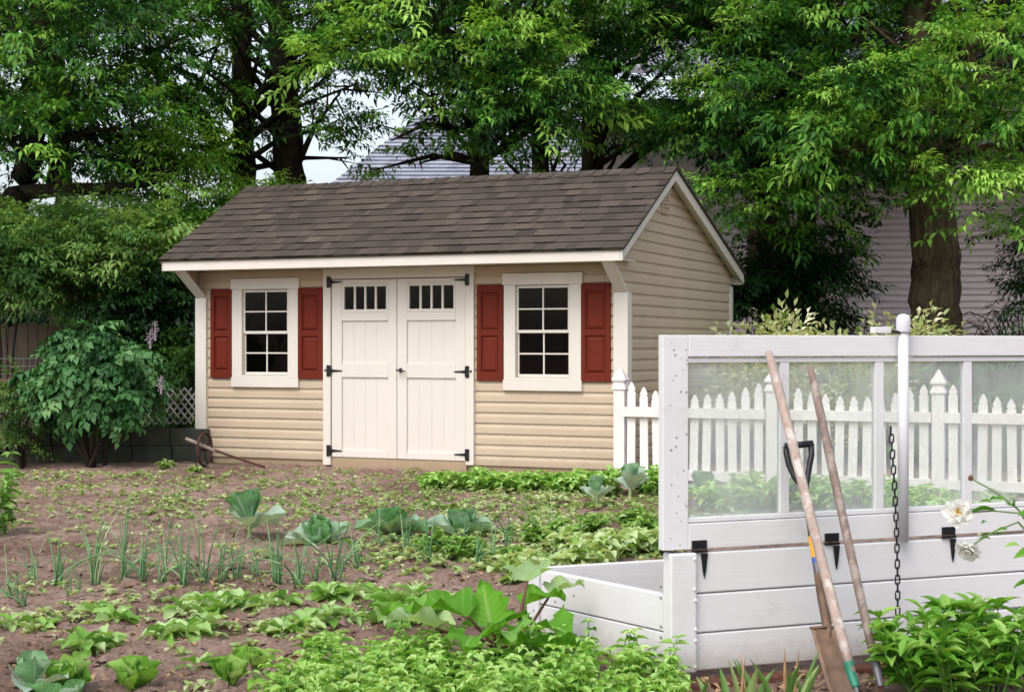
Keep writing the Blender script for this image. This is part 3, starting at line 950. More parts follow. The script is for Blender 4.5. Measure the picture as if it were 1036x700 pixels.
# ---------------------------------------------------------------- tools leaning on the cold frame
def build_tools():
    def zup(pts, o): return [Vector(p) - o for p in pts]
    # spade with D grip
    top = P(812, 487, 5.66); nk = P(829, 590, 5.46); bl = P(843, 668, 5.32)
    base = P(853, 706, 5.24)
    t = thing('spade', 'muddy spade with black D grip leaning behind the pale wooden handle', 'spade', base)
    mb = MB(); a = P(808, 452, 5.70)
    d = (a - top).normalized(); side = Vector((.97, .15, .05)).normalized()
    gl, gr = P(795.5, 452, 5.70), P(820.5, 449, 5.70)
    mb.tube([P(817, 512, 5.62) - base, P(815.5, 492, 5.65) - base, P(818.5, 474, 5.67) - base, P(821, 460, 5.69) - base, gr - base], [.010, .011, .011, .0115, .012], 10)
    mb.tube([P(815.5, 495, 5.645) - base, P(804.5, 484, 5.66) - base, P(798, 470, 5.68) - base, P(795.5, 458, 5.69) - base, gl - base], [.011, .011, .011, .0115, .012], 10)
    mb.tube([P(794, 451.5, 5.70) - base, P(822.5, 448.5, 5.70) - base], .0125, 12)
    mb.build('grip', M['black_plastic'], t, smooth=True)
    def ln(u): return P(817, 512, 5.62).lerp(P(838, 640, 5.37), u) - base
    mb = MB(); mb.tube([ln(0), ln(.25)], [.013, .015], 12); mb.build('shaft', M['black_plastic'], t)
    mb = MB(); mb.tube([ln(.25), ln(.42)], .0165, 12); mb.build('yellow_sleeve', M['yellow'], t)
    mb = MB(); mb.tube([ln(.42), ln(.465)], .0168, 12); mb.build('blue_band', M['blue'], t)
    mb = MB(); mb.tube([ln(.465), ln(.55)], .0165, 12); mb.build('grey_band', M['greymetal'], t)
    mb = MB(); mb.tube([ln(.55), ln(.75), ln(.97), P(839.5, 652, 5.345) - base], [.0175, .019, .016, .006], 12); mb.build('socket', M['spade'], t, smooth=True)
    mb = MB(); nu, nv = 9, 7; vs = []
    for i in range(nu):
        u = i / (nu - 1)
        cc = P(834, 634, 5.375).lerp(P(856, 712, 5.215), u) - base
        hw = .051 if u < .75 else .051 * (1 - ((u - .75) / .25) ** 2 * .55)
        for j in range(nv):
            v = j / (nv - 1) * 2 - 1
            c = cc + Vector((v * hw, v * hw * .15 + (v * v) * -.014 * (1 - .4 * u), 0))
            c += Vector((0, -.006, 0)) * math.exp(-(v * 4) ** 2) * (1 - u)
            vs.append(c)
    back = [v + Vector((0, .0035, 0)) for v in vs]; N = len(vs)
    fs = []
    for i in range(nu - 1):
        for j in range(nv - 1):
            k = i * nv + j
            fs += [(k, k + 1, k + nv + 1, k + nv), (N + k, N + k + nv, N + k + nv + 1, N + k + 1)]
    for i in range(nu - 1):
        for j in (0, nv - 1):
            k = i * nv + j; fs.append((k, k + nv, N + k + nv, N + k))
    mb.add(vs + back, fs)
    mb.tube([vs[0] + Vector((-.002, 0, .001)), vs[2], vs[3] + Vector((0, -.006, .004)), vs[4], vs[6] + Vector((.002, 0, .001))], .006, 6)
    mb.build('blade', M['spade'], t, smooth=True)
    # pale handle with green collar
    a, b = P(777.5, 356, 5.67), P(861, 680, 5.16); base = P(872, 716, 5.08)
    t = thing('garden_hoe', 'garden tool with peeling pale wooden handle and green collar leaning on the lid', 'hoe', base)
    b2 = P(868, 703, 5.10)
    mb = MB(); pts = [a.lerp(b, k / 10) - base + Vector((math.sin(k * .7) * .002, 0, 0)) for k in range(11)]
    mb.tube(pts, [.013, .0175, .018, .0175, .0175, .0175, .018, .018, .0185, .018, .0165], 12, wob=.03); mb.build('handle', M['handle_pale'], t, smooth=True)
    mb = MB(); mb.tube([a.lerp(b, .97) - base, b - base, P(866, 695, 5.12) - base], [.0185, .0165, .013], 12); mb.build('collar', M['greensl'], t)
    mb = MB(); mb.tube([P(865, 693, 5.125) - base, b2 - base, Vector((0, 0, 0))], [.008, .007, .006], 8)
    mb.box(-.07, .07, -.03, -.025, -.05, .03)
    mb.build('hoe_head', M['greymetal'], t)
    # brown handle with grey ferrule
    a, b = P(819, 371, 5.72), P(884.5, 664, 5.33); base = P(892, 697, 5.27)
    t = thing('garden_rake', 'garden tool with weathered brown wooden handle and grey ferrule leaning on the lid', 'rake', base)
    mb = MB(); mb.tube([a.lerp(b, k / 10) - base + Vector((math.sin(k * .5 + 1) * .002, 0, 0)) for k in range(11)], [.011, .0155, .016, .016, .016, .0155, .0155, .016, .016, .0155, .015], 12, wob=.03)
    mb.build('handle', M['handle_brown'], t, smooth=True)
    mb = MB(); mb.tube([a.lerp(b, .99) - base, P(887.5, 678, 5.305) - base, P(891, 694, 5.275) - base], [.0165, .0155, .011], 12); mb.build('ferrule', M['greymetal'], t)
    mb = MB(); mb.tube([P(891, 693, 5.275) - base, Vector((0, 0, -.03))], [.007, .006], 8)
    for k in range(-4, 5): mb.tube([(k * .02, 0, -.03), (k * .02, -.012, -.07)], [.004, .003], 6)
    mb.tube([(-.085, 0, -.03), (.085, 0, -.03)], .005, 6)
    mb.build('rake_head', M['rust'], t)


build_tools()


# ---------------------------------------------------------------- near leaves
def leaf(mb, M_, Ln, Wd, t0=0., bend=-.8, cup=.3, ruffle=0., shape='ovate', nu=7, nv=4, tint=.5, lobes=0, seed=0, fold=0.):
    """one bent, cupped leaf along +X, placed by matrix M_"""
    vs = []; ac = []; al = []
    xx = zz = 0.; rr = random.Random(seed)
    ph = rr.uniform(0, 6)
    for i in range(nu + 1):
        u = i / nu
        if shape == 'ovate': w = math.sin(PI * u ** .75) ** .9
        elif shape == 'obovate': w = math.sin(PI * min(1, u ** 1.5 * .93 + .03)) ** .75
        elif shape == 'cab': w = min(1, .22 + u * 1.6) * math.sqrt(max(0, 1 - max(0, (u - .40) / .60) ** 2.0))
        elif shape == 'lance': w = math.sin(PI * u ** .8) ** 1.1
        elif shape == 'heart': w = math.sin(PI * (u * .93 + .07) ** .55) ** .9 if u < 1 else 0
        elif shape == 'round': w = math.sqrt(max(0, 1 - (2 * u - 1) ** 2)) ** .9
        else: w = (1 - u ** 3) * min(1, u * 6 + .4)
        if i == nu: w = max(0.02, w * .3)
        a = t0 + bend * u
        if i: xx += math.cos(a) * Ln / nu; zz += math.sin(a) * Ln / nu
        nxv, nzv = -math.sin(a), math.cos(a)
        for j in range(nv + 1):
            v = j / nv * 2 - 1
            lw = Wd * w
            if lobes and abs(v) > .9: lw *= 1 + .28 * math.sin(u * lobes * 2 * PI + ph)
            h = cup * Wd * v * v * w + fold * abs(v) * Wd * w + ruffle * Wd * (abs(v) ** 2) * math.sin(u * 13 + ph + v * 2.1) * (.4 + .6 * u)
            p = Vector((xx + nxv * h, v * lw * .5 * (1 - .12 * abs(cup)), zz + nzv * h))
            vs.append(M_ @ p); ac.append(abs(v)); al.append(u)
    fs = [(i * (nv + 1) + j, i * (nv + 1) + j + 1, (i + 1) * (nv + 1) + j + 1, (i + 1) * (nv + 1) + j) for i in range(nu) for j in range(nv)]
    mb.add(vs, fs, tint, 0, ac, al)


def TM(p, az, roll=0.):
    return Matrix.Translation(p) @ Matrix.Rotation(az, 4, 'Z') @ Matrix.Rotation(roll, 4, 'X')


def gz(x, y): return ground_z(x, y)


def onground(p): return Vector((p.x, p.y, gz(p.x, p.y)))


# -- cabbages
def cabbage(name, label, p, size, seed, stalk=0., up=.9, n=9, pal=.5):
    rr = random.Random(seed); p = onground(p)
    t = thing(name, label, 'cabbage', p, 0, 'cabbages in the row before the shed')
    mb = MB()
    for k in range(n):
        inner = k >= n * .42; ring = k / n
        az = k * 2.4 + rr.uniform(-.3, .3)
        Ln = size * (.80 if inner else 1.0) * rr.uniform(.85, 1.12)
        t0 = R(rr.uniform(58, 86) if inner else rr.uniform(14, 46)) * (.7 + .3 * up)
        z = stalk * (.4 + .6 * ring)
        leaf(mb, TM(Vector((math.cos(az) * .02, math.sin(az) * .02, z)), az, rr.uniform(-.3, .3)), Ln, Ln * rr.uniform(.80, 1.0), t0, rr.uniform(-.35, .25) if inner else rr.uniform(-.75, .1), .46 if inner else .28, .07, 'cab', 10, 6, min(1, max(0, rr.gauss(pal - (.28 if inner else -.15), .15))), 0, rr.random())
    mb.build('leaves', M['leaf_cabbage'], t, smooth=True)
    if stalk > .06:
        mb = MB(); mb.tube([(0, 0, -.03), (.006, 0, stalk * .5), (0, 0, stalk + .02)], [.014, .012, .010], 8); mb.build('stalk', M['pale_stem'], t)
    else:
        mb = MB(); mb.lathe([(.02, .01), (size * .20, .03), (size * .26, size * .22), (size * .18, size * .38), (.01, size * .44)], 12)
        mb.build('head', M['leaf_cabbage'], t, smooth=True)
    return t


CABB = [((252, 547), .27, .13, .65, 9, .72, 'tall loose cabbage standing on a bare stalk, leftmost of the row before the shed'),
        ((324, 549), .25, .0, .95, 15, .62, 'broad spreading cabbage with open dark heart, beside the tall stalked cabbage'),
        ((397, 541), .24, .0, 1., 15, .45, 'round darker green cabbage in line with the door handle, middle of the row'),
        ((465, 540), .25, .0, 1.08, 15, .66, 'upright cabbage with blue-grey outer leaves, right of the round darker one'),
        ((603, 512), .17, .12, .8, 8, .95, 'pale blue-grey cabbage on a stalk left of the tallest blue one by the fence post'),
        ((637, 503), .20, .15, .95, 9, .95, 'tallest blue-grey cabbage standing in front of the first picket fence post'),
        ((712, 512), .26, .10, .95, 8, .9, 'blue-grey cabbage seen through the leftmost pane of the cold frame lid'),
        ((30, 703), .15, .05, .45, 7, .95, 'pale grey-green young cabbage at the bottom left corner'),
        ((65, 728), .15, .03, .3, 6, .9, 'pale seedling cabbage cut off by the lower edge below the lettuces')]
for i, ((x, y), sz, stk, up, n, pal, lab) in enumerate(CABB):
    cabbage('cabbage', lab, G(x, y), sz * .9, 100 + i, stk, up, n, pal)

ORD = 'first second third fourth fifth sixth seventh eighth ninth tenth eleventh twelfth thirteenth fourteenth fifteenth sixteenth seventeenth eighteenth nineteenth twentieth'.split()


# -- onions
def onion(label, p, h, n, seed, group, sparse=False):
    rr = random.Random(seed); p = onground(p); mb = MB()
    for k in range(n):
        az = rr.uniform(0, 2 * PI); lean = rr.uniform(.03, .28); ln = h * rr.uniform(.55, 1.2)
        if rr.random() < .30: lean = rr.uniform(.7, 1.2); ln *= .75
        dx, dy = math.cos(az), math.sin(az) * .7; o = Vector((rr.uniform(-.022, .022), rr.uniform(-.022, .022), 0))
        pts = []; kink = rr.random() < .18
        for i in range(7):
            u = i / 6; b = lean * u * u * ln * (1.0) + lean * .25 * u * ln
            z = ln * u * math.cos(lean * u * .8)
            if kink and u > .6: z -= (u - .6) * ln * 1.5; b += (u - .6) * ln * .6
            pts.append(o + Vector((dx * b, dy * b, max(z, .004) - (.01 if i == 0 else 0))))
        r = rr.uniform(.0024, .0046)
        mb.tube(pts, [r * .9, r * 1.1, r * 1.1, r, r * .8, r * .55, r * .15], 5, min(1, max(0, rr.gauss(.45, .25))))
    o = mb.build('onion_plant', M['leaf_onion'], None, smooth=True, loc=None)
    o.location = p
    tag(o, label, 'onion', group)


ON = [(8, 606, 48), (22, 612, 40), (35, 590, 50), (58, 592, 62), (75, 600, 40), (97, 590, 80), (127, 588, 100), (143, 590, 62), (165, 592, 64), (186, 594, 62),
      (205, 588, 82), (224, 588, 62), (240, 582, 46), (258, 578, 44), (280, 590, 74), (302, 594, 62), (318, 586, 50), (340, 588, 84), (362, 572, 44)]
q = ['slim', 'arching', 'upright', 'drooping', 'stiff', 'tangled']
for i, (x, y, h) in enumerate(ON):
    g = G(x, y); hm = h / F * g.y
    onion(f"{'tall' if h > 70 else 'short' if h < 50 else 'mid-height'} green onion clump, {ORD[i]} from the left in the front onion row", g, hm, 11 if h > 55 else 7, 40 + i, 'onions in the front row')
ON2 = [(385, 553, 42), (412, 556, 50), (432, 570, 62), (468, 556, 40), (500, 566, 50), (515, 556, 62), (535, 548, 42), (484, 575, 46), (560, 552, 46)]
for i, (x, y, h) in enumerate(ON2):
    g = G(x, y)
    onion(f"thin straggling onion clump in the weedy middle bed, {ORD[i]} built outward from the front onion row" if False else f"thin straggling onion clump among weeds right of the front row, {ORD[i]} counting rightwards" , G(x, y), h / F * g.y, 7, 80 + i, 'straggling onions among the weeds')


# -- leafy salad plants
def rosette(name, label, cat, p, ln, wd, n, m, seed, group, lift=(20, 75), ruf=.12, shape='obovate', bend=-.6, pal=.55, stalk=0., flat=1., cup=.35):
    rr = random.Random(seed); p = onground(p); mb = MB()
    for k in range(n):
        g = k / max(1, n - 1); az = k * 2.399 + rr.uniform(-.4, .4)
        l = ln * (1 - .35 * g) * rr.uniform(.8, 1.15)
        a = R(lift[0] + (lift[1] - lift[0]) * g) + rr.uniform(-.15, .15)
        o = Vector((rr.uniform(-.012, .012), rr.uniform(-.012, .012), 0))
        if stalk:
            e = o + Vector((math.cos(az) * math.cos(a), math.sin(az) * math.cos(a), math.sin(a))) * stalk * rr.uniform(.7, 1.2)
            mb.tube([o, e], [.0035, .0025], 5, 1.); o = e; a -= rr.uniform(.3, .8)
        leaf(mb, TM(o, az, rr.uniform(-.4, .4)), l, wd * rr.uniform(.85, 1.15) * l / ln, a, bend * rr.uniform(.6, 1.4), cup, ruf, shape, 6, 4, min(1, max(0, rr.gauss(pal, .25))), 0, rr.random())
    o = mb.build(name, m, None, smooth=True); o.location = p
    tag(o, label, cat, group)
    return o


LET = [((137, 692), .125, .10, 16, 'plump round lettuce standing alone on bare soil, before the onion row'),
       ((66, 698), .13, .11, 16, 'large dark-hearted lettuce right of the pale grey-green young cabbage'),
       ((252, 672), .10, .09, 14, 'loose green lettuce at the left edge of the mint patch'),
       ((326, 662), .085, .07, 12, 'small butter lettuce just above the mint patch'),
       ((232, 690), .10, .08, 12, 'pale lettuce half hidden in the left end of the mint patch')]
for i, ((x, y), l, w, n, lab) in enumerate(LET):
    rosette('lettuce', lab, 'lettuce', G(x, y), l * 1.08, w * 1.1, n + 8, M['leaf_lettuce'], 200 + i, 'lettuces', (28, 100), .16, 'cab', .1, .5, cup=.5)
SPI = [((205, 613), .11, 12, 'spinach plant at the left end of the bright row behind the mint'), ((222, 616), .12, 14, 'leafy spinach plant, second from the left end of the bright row'), ((245, 614), .13, 14, 'full spinach plant, third from the left end of the bright row'), ((268, 615), .12, 14, 'spinach plant with pale upper leaves, fourth in the bright row'), ((288, 612), .10, 10, 'small spinach plant closing the first stretch of the bright row'),
       ((330, 606), .12, 14, 'bright spinach plant after the gap in the row'), ((352, 606), .12, 12, 'bright spinach plant just right of the one after the gap'), ((375, 602), .11, 12, 'spinach plant left of the crowded spinach clump'),
       ((398, 612), .14, 16, 'large crowded spinach plant, tallest of its row'), ((420, 606), .13, 14, 'spinach plant right of the tallest one in the row'), ((395, 632), .14, 16, 'spinach plant in front of the tallest one in its row'), ((430, 628), .14, 15, 'shaded spinach plant beside the big jagged leaves'), ((452, 612), .12, 12, 'spinach plant behind the big jagged leaves'),
       ((285, 642), .11, 12, 'low spinach plant with cupped leaves below the bright row'), ((305, 640), .12, 12, 'low spinach plant beside the one with cupped leaves'), ((332, 634), .11, 12, 'low spinach plant nearest the soil gap before the mint'), ((352, 632), .10, 10, 'low spinach plant at the right end of the short row'),
       ((86, 657), .13, 12, 'pale topped spinach plant above the large dark-hearted lettuce'), ((108, 654), .10, 9, 'spinach plant touching the pale topped one on its right'), ((116, 626), .11, 11, 'wilting spinach plant with yellow leaves below the onions'), ((98, 622), .10, 9, 'spinach plant left of the wilting one with yellow leaves'),
       ((168, 646), .11, 10, 'flat spreading spinach plant in the open middle of the bed'), ((190, 646), .12, 12, 'puckered spinach plant next to the flat spreading one'), ((205, 640), .11, 10, 'pale puckered spinach plant right of the flat spreading one'), ((180, 622), .09, 8, 'small upright spinach seedling between the two rows'),
       ((200, 673), .09, 7, 'yellowing limp seedling lying on bare soil'), ((10, 636), .09, 7, 'small leafy seedling at the left edge of the bed'), ((45, 636), .09, 7, 'small leafy seedling on the weedy strip below the onions')]
for i, ((x, y), l, n, lab) in enumerate(SPI):
    rosette('spinach_plant', lab, 'spinach', G(x, y), l * 1.12, l * .6, n + 3, M['leaf_spinach'], 300 + i, 'spinach plants', (25, 88), .14, 'ovate', -.75, .62 if i % 3 else .75, stalk=.03)


# -- bushy plants built from many small leaves
def bushlet(name, label, cat, p, rad, h, nst, lsz, m, seed, group, pal=.5, wratio=.6, pairs=5, shape='ovate'):
    rr = random.Random(seed); p = onground(p); t = thing(name, label, cat, p, 0, group); mb = MB(); ms = MB()
    for s in range(nst):
        az = rr.uniform(0, 2 * PI); rd = rad * math.sqrt(rr.random()); hh = h * rr.uniform(.6, 1.05) * (1 - .35 * (rd / rad) ** 2)
        tip = Vector((math.cos(az) * rd, math.sin(az) * rd, hh)); b = Vector((math.cos(az) * rd * .35, math.sin(az) * rd * .35, -.01))
        mid = b.lerp(tip, .5) + Vector((0, 0, hh * .12))
        ms.tube([b, mid, tip], [.004, .003, .0015], 5)
        for k in range(pairs):
            u = (k + 1) / pairs; q = b.lerp(mid, u * 2) if u < .5 else mid.lerp(tip, u * 2 - 1)
            a0 = rr.uniform(0, 2 * PI)
            for e in range(2 if k < pairs - 1 else 4):
                a1 = a0 + e * (PI if k < pairs - 1 else PI / 2) + rr.uniform(-.4, .4)
                l = lsz * rr.uniform(.7, 1.2) * (1 if k < pairs - 1 else .75)
                leaf(mb, TM(q, a1, rr.uniform(-.5, .5)), l, l * wratio, rr.uniform(-.1, .7), rr.uniform(-1.1, -.3), .15, .05, shape, 4, 2, min(1, max(0, rr.gauss(pal + .15 * (u - .5), .22))), 0, 0, .15)
    mb.build('leaves', m, t, smooth=True); ms.build('stems', M['stem'], t)
    return t


POT = [(448, 492, .22, .13), (476, 494, .26, .17), (505, 496, .25, .19), (535, 497, .26, .17), (562, 498, .25, .17), (585, 499, .24, .16), (612, 500, .24, .2), (655, 498, .24, .24)]
for i, (x, y, r, h) in enumerate(POT):
    bushlet('potato_plant', f"low bushy potato plant along the shed front, {ORD[i]} counting from the doors rightwards", 'potato plant', G(x, y), r, h * 1.05, 34, .075, M['leaf_mint'], 400 + i, 'potato plants along the shed front', .5)
CEL = [((443, 562), .10, .16), ((470, 566), .11, .15), ((545, 552), .12, .19), ((567, 552), .12, .17), ((640, 536), .13, .16), ((522, 574), .1, .12), ((655, 545), .12, .17), ((600, 540), .11, .16)]
for i, ((x, y), r, h) in enumerate(CEL):
    bushlet('celery_plant', ['yellow-green leafy clump left of the upright blue-grey cabbage', 'yellow-green leafy clump directly below the upright blue-grey cabbage', 'full yellow-green leafy clump in the middle of the weedy bed',
        'yellow-green leafy clump touching the full one on its right', 'spiky yellow-green clump near the cold frame lid corner', 'low yellow-green clump above the big jagged leaves', 'yellow-green clump half tucked behind the lid edge', 'yellow-green clump under the pale blue-grey cabbage'][i],
        'leafy plant', G(x, y), r, h, 16, .062, M['leaf_bean'], 430 + i, 'yellow-green leafy clumps', .3)
BEAN = [((528, 590), .14, .17), ((548, 583), .13, .15), ((590, 573), .14, .15), ((615, 570), .14, .15), ((640, 563), .14, .14), ((662, 560), .14, .14), ((575, 561), .12, .12), ((625, 552), .13, .13)]
for i, ((x, y), r, h) in enumerate(BEAN):
    bushlet('bean_plant', ['broad-leaved bean plant at the left end of the row by the cold frame', 'bean plant with large pale leaves, second in the row by the cold frame', 'pale bean plant behind the low front corner of the cold frame', 'pale bean plant above the cold frame side wall',
        'pale bean plant just left of the lid', 'pale bean plant under the lid corner', 'small bean plant behind the broad-leaved one', 'small bean plant in the weedy strip behind the row'][i],
        'bean plant', G(x, y), r, h, 11, .085, M['leaf_bean'], 460 + i, 'bean plants by the cold frame', .8, .7, 3)
bushlet('tomato_plant', 'dark leafy tomato plant standing alone at the left edge of the bed', 'tomato plant', P(2, 540, 9.6), .17, .5, 13, .085, M['leaf_spinach'], 500, None, .4, .45, 6)
TB = [((742, 520), .3, .26), ((770, 516), .3, .28), ((815, 516), .3, .28), ((850, 519), .28, .26), ((888, 520), .3, .26), ((935, 530), .3, .22), ((990, 535), .3, .22)]
for i, ((x, y), r, h) in enumerate(TB):
    bushlet('leafy_bush', f"low green bush along the picket fence seen through the lid, {ORD[i]} from the left", 'bush', G(x, y), r, h, 30, .085, M['leaf_mint'], 520 + i, 'low bushes along the picket fence', .6)


# -- squash with big jagged leaves
def squash():
    rr = random.Random(9); p = onground(Vector((-.04, 5.62, 0)))
    t = thing('squash_plant', 'big jagged-leaved squash plant beside the low corner of the cold frame', 'squash plant', p)
    spec = [(498, 628, 5.62, .17, 1.5, .5, -.6), (548, 612, 5.78, .17, .2, .45, -.6), (572, 600, 5.85, .14, .3, .9, -.5), (448, 622, 5.5, .22, 2.9, .3, -.9), (418, 636, 5.4, .19, 3.4, .97, -.6), (530, 655, 5.4, .17, -.6, .5, -.9), (478, 650, 5.25, .2, -1.8, .35, -1.0), (560, 640, 5.45, .19, -.9, .4, -.9), (515, 645, 5.3, .17, -1.3, .6, -.8),
            (575, 660, 5.4, .18, -.2, .25, -1), (520, 630, 5.7, .15, .7, .2, -1.), (455, 620, 5.75, .16, 2.4, .35, -.8), (540, 585, 5.9, .16, 1.2, .85, -.4), (405, 625, 5.7, .14, 3.0, .5, -.7)]
    for i, (x, y, Y, ln, az, tint, bend) in enumerate(spec):
        q = P(x, y, Y) - p
        mb = MB(); b0 = Vector((rr.uniform(-.05, .05), rr.uniform(-.05, .05), 0))
        s = q - Vector((math.cos(az), math.sin(az), 0)) * ln * .42
        mb.tube([b0, b0.lerp(s, .5) + Vector((0, 0, .03)), s], [.009, .007, .005], 6)
        mb.build('leaf_stalk', M['redstem'], t)
        mb = MB(); t0 = .5 if i else 1.25
        leaf(mb, TM(s, az, rr.uniform(-.35, .35) + (.0)), ln, ln * 1.05, t0, bend if i else -.35, .22, .14, 'heart', 10, 8, tint, 4, i)
        mb.build('leaf', M['leaf_rhubarb'], t, smooth=True)


squash()


# -- perennial clump, day-lilies, peony
def perennial():
    rr = random.Random(21); p = onground(Vector((1.56, 5.34, 0)))
    t = thing('leafy_perennial', 'dense bright green perennial clump growing before the cold frame', 'perennial', p); mb = MB(); ms = MB()
    for s in range(70):
        az = rr.uniform(0, 2 * PI); rd = .31 * math.sqrt(rr.random()); h = rr.uniform(.22, .37) * (1 - .25 * (rd / .31))
        b = Vector((math.cos(az) * rd * .6, math.sin(az) * rd * .5, 0)); tip = Vector((math.cos(az) * rd, math.sin(az) * rd * .75, h))
        ms.tube([b, b.lerp(tip, .5), tip], [.004, .0035, .002], 5)
        for k in range(5):
            u = .35 + .65 * k / 4; q = b.lerp(tip, u); a0 = rr.uniform(0, 6.28)
            for e in range(2 if k < 4 else 4):
                l = rr.uniform(.08, .125) * (1 if k < 4 else .8)
                leaf(mb, TM(q, a0 + e * (PI if k < 4 else PI / 2) + rr.uniform(-.3, .3), rr.uniform(-.3, .3)), l, l * .36, rr.uniform(.2, .9) if k < 4 else rr.uniform(.5, 1.2), rr.uniform(-1.3, -.5), .1, .03, 'lance', 5, 2, min(1, max(0, rr.gauss(.45 + .2 * (u - .6), .22))), 0, 0, .25)
    mb.build('leaves', M['leaf_phlox'], t, smooth=True); ms.build('stems', M['stem'], t)
    for i, (x, lab, n, hh) in enumerate(((752, 'cut-back day-lily clump with brown tips at the foot of the cold frame', 9, .19), (800, 'day-lily clump with one dead brown blade left of the spade', 9, .22), (710, 'small single day-lily shoot beside the corner of the cold frame', 2, .12))):
        p = onground(P(x, 712, 5.16)); p.z -= .005
        t = thing('daylily', lab, 'day-lily', p, 0, 'day-lilies before the cold frame'); mb = MB(); mt = MB()
        for k in range(n):
            az = rr.uniform(0, 6.28); o = Vector((rr.uniform(-.06, .06), rr.uniform(-.02, .02), 0)) if n > 3 else Vector((k * .01, 0, 0))
            l = hh * rr.uniform(.65, 1.1)
            leaf(mb, TM(o, az, 0), l, .034, rr.uniform(1.2, 1.5), rr.uniform(-.35, 0), .1, 0, 'blade', 6, 2, rr.random(), 0, 0, .35)
        mb.build('blades', M['leaf_iris'], t, smooth=True)
        if n > 3:
            for k in range(2): leaf(mt, TM(Vector((rr.uniform(-.04, .04), 0, 0)), rr.uniform(0, 6), 0), hh * 1.1, .014, 1.45, -.1, .1, 0, 'blade', 5, 2, .5, 0, 0, .3)
            mt.build('dead_blade', M['pale_rot'], t)
    # peony
    base = onground(Vector((2.02, 5.30, 0)))
    t = thing('peony', 'white peony leaning in front of the cold frame from the right', 'peony', base)
    heads = [(P(970, 519, 5.30), Vector((-.35, -.9, .25))), (P(981, 553, 5.28), Vector((-.45, -.55, -.6)))]
    mb = MB(); bud = P(982, 484, 5.4)
    for tip, jn in ((heads[0][0], P(1040, 520, 5.3)), (heads[1][0], P(1030, 528, 5.3)), (bud, P(1030, 515, 5.35))):
        mb.tube([Vector((0, 0, 0)), P(1075, 640, 5.3) - base, P(1060, 560, 5.3) - base, jn - base, tip.lerp(jn, .5) - base + Vector((0, 0, .01)), tip - base], [.006, .006, .005, .004, .003, .003], 6)
    mb.build('stems', M['stem'], t)
    ml = MB()
    for x, y, az, l, tn in ((1008, 517, PI, .10, .1), (1014, 506, 1.9, .07, .3), (1022, 512, 1.1, .09, .2), (1030, 522, .3, .10, .4), (1003, 545, 2.8, .05, .3), (1020, 536, 3.4, .05, .2), (1032, 552, 3.3, .06, .8), (998, 528, 4, .04, .2), (1003, 508, 2.3, .05, .3), (1040, 500, 1, .1, .5), (1045, 530, -1, .1, .4), (1050, 560, -2.6, .12, .4), (1055, 590, 3.4, .12, .3)):
        leaf(ml, TM(P(x, y, 5.28) - base, az, rr.uniform(-.8, .3)), l, l * .36, .3, -.7, .1, .03, 'lance', 6, 2, tn, 0, 0, .3)
    ml.build('leaves', M['leaf_phlox'], t, smooth=True)
    for i, (c, d) in enumerate(heads):
        fl = MB(); qn = d.normalized().to_track_quat('Z', 'Y').to_matrix().to_4x4(); B = Matrix.Translation(c - base) @ qn
        for ring, (n, ln, a0, bd) in enumerate(((8, .056, .10, .2), (7, .047, .45, .3), (6, .034, .8, .4))):
            for k in range(n):
                leaf(fl, B @ TM(Vector((0, 0, .002 * ring)), k * 2 * PI / n + ring * .4 + rr.uniform(-.15, .15), rr.uniform(-.2, .2)), ln * rr.uniform(.85, 1.1), ln * .85, a0 + rr.uniform(-.15, .15), bd, .3, .12, 'obovate', 6, 4, rr.random(), 0, rr.random())
        f = fl.build('flower', M['petal'], t, smooth=True)
        cm = MB()
        for k in range(40):
            a = rr.uniform(0, 6.28); r_ = .014 * math.sqrt(rr.random())
            cm.tube([B @ Vector((r_ * .5 * math.cos(a), r_ * .5 * math.sin(a), .004)), B @ Vector((r_ * math.cos(a), r_ * math.sin(a), .02))], [.0012, .0022], 4)
        cm.build('stamens', M['pollen'], f)
    bm_ = MB(); bm_.lathe([(.003, -.008), (.009, -.003), (.010, .004), (.004, .012)], 10, Matrix.Translation(bud - base)); bm_.build('bud', M['redstem'], t, smooth=True)


perennial()


# ---------------------------------------------------------------- uncountable ground growth
def quad_leaves(n_fn, name, m, label, seed):
    pass


def leaf_quads(pos, az, pitch, L_, W_l, fold=.25):
    """arrays of 4-corner leaves: base, right, tip, left"""
    n = len(pos)
    d = np.stack([np.cos(az) * np.cos(pitch), np.sin(az) * np.cos(pitch), np.sin(pitch)], 1)
    s = np.stack([-np.sin(az), np.cos(az), np.zeros(n)], 1)
    u = np.cross(d, s)
    mid = pos + d * (L_ * .45)[:, None] + u * (L_ * .10)[:, None]
    tip = pos + d * L_[:, None] - np.array([0, 0, 1]) * (L_ * .12)[:, None]
    up = u * (W_l * fold)[:, None]
    V = np.stack([pos, mid - s * (W_l * .5)[:, None] + up, tip, mid + s * (W_l * .5)[:, None] + up], 1)
    return V.reshape(-1, 3)


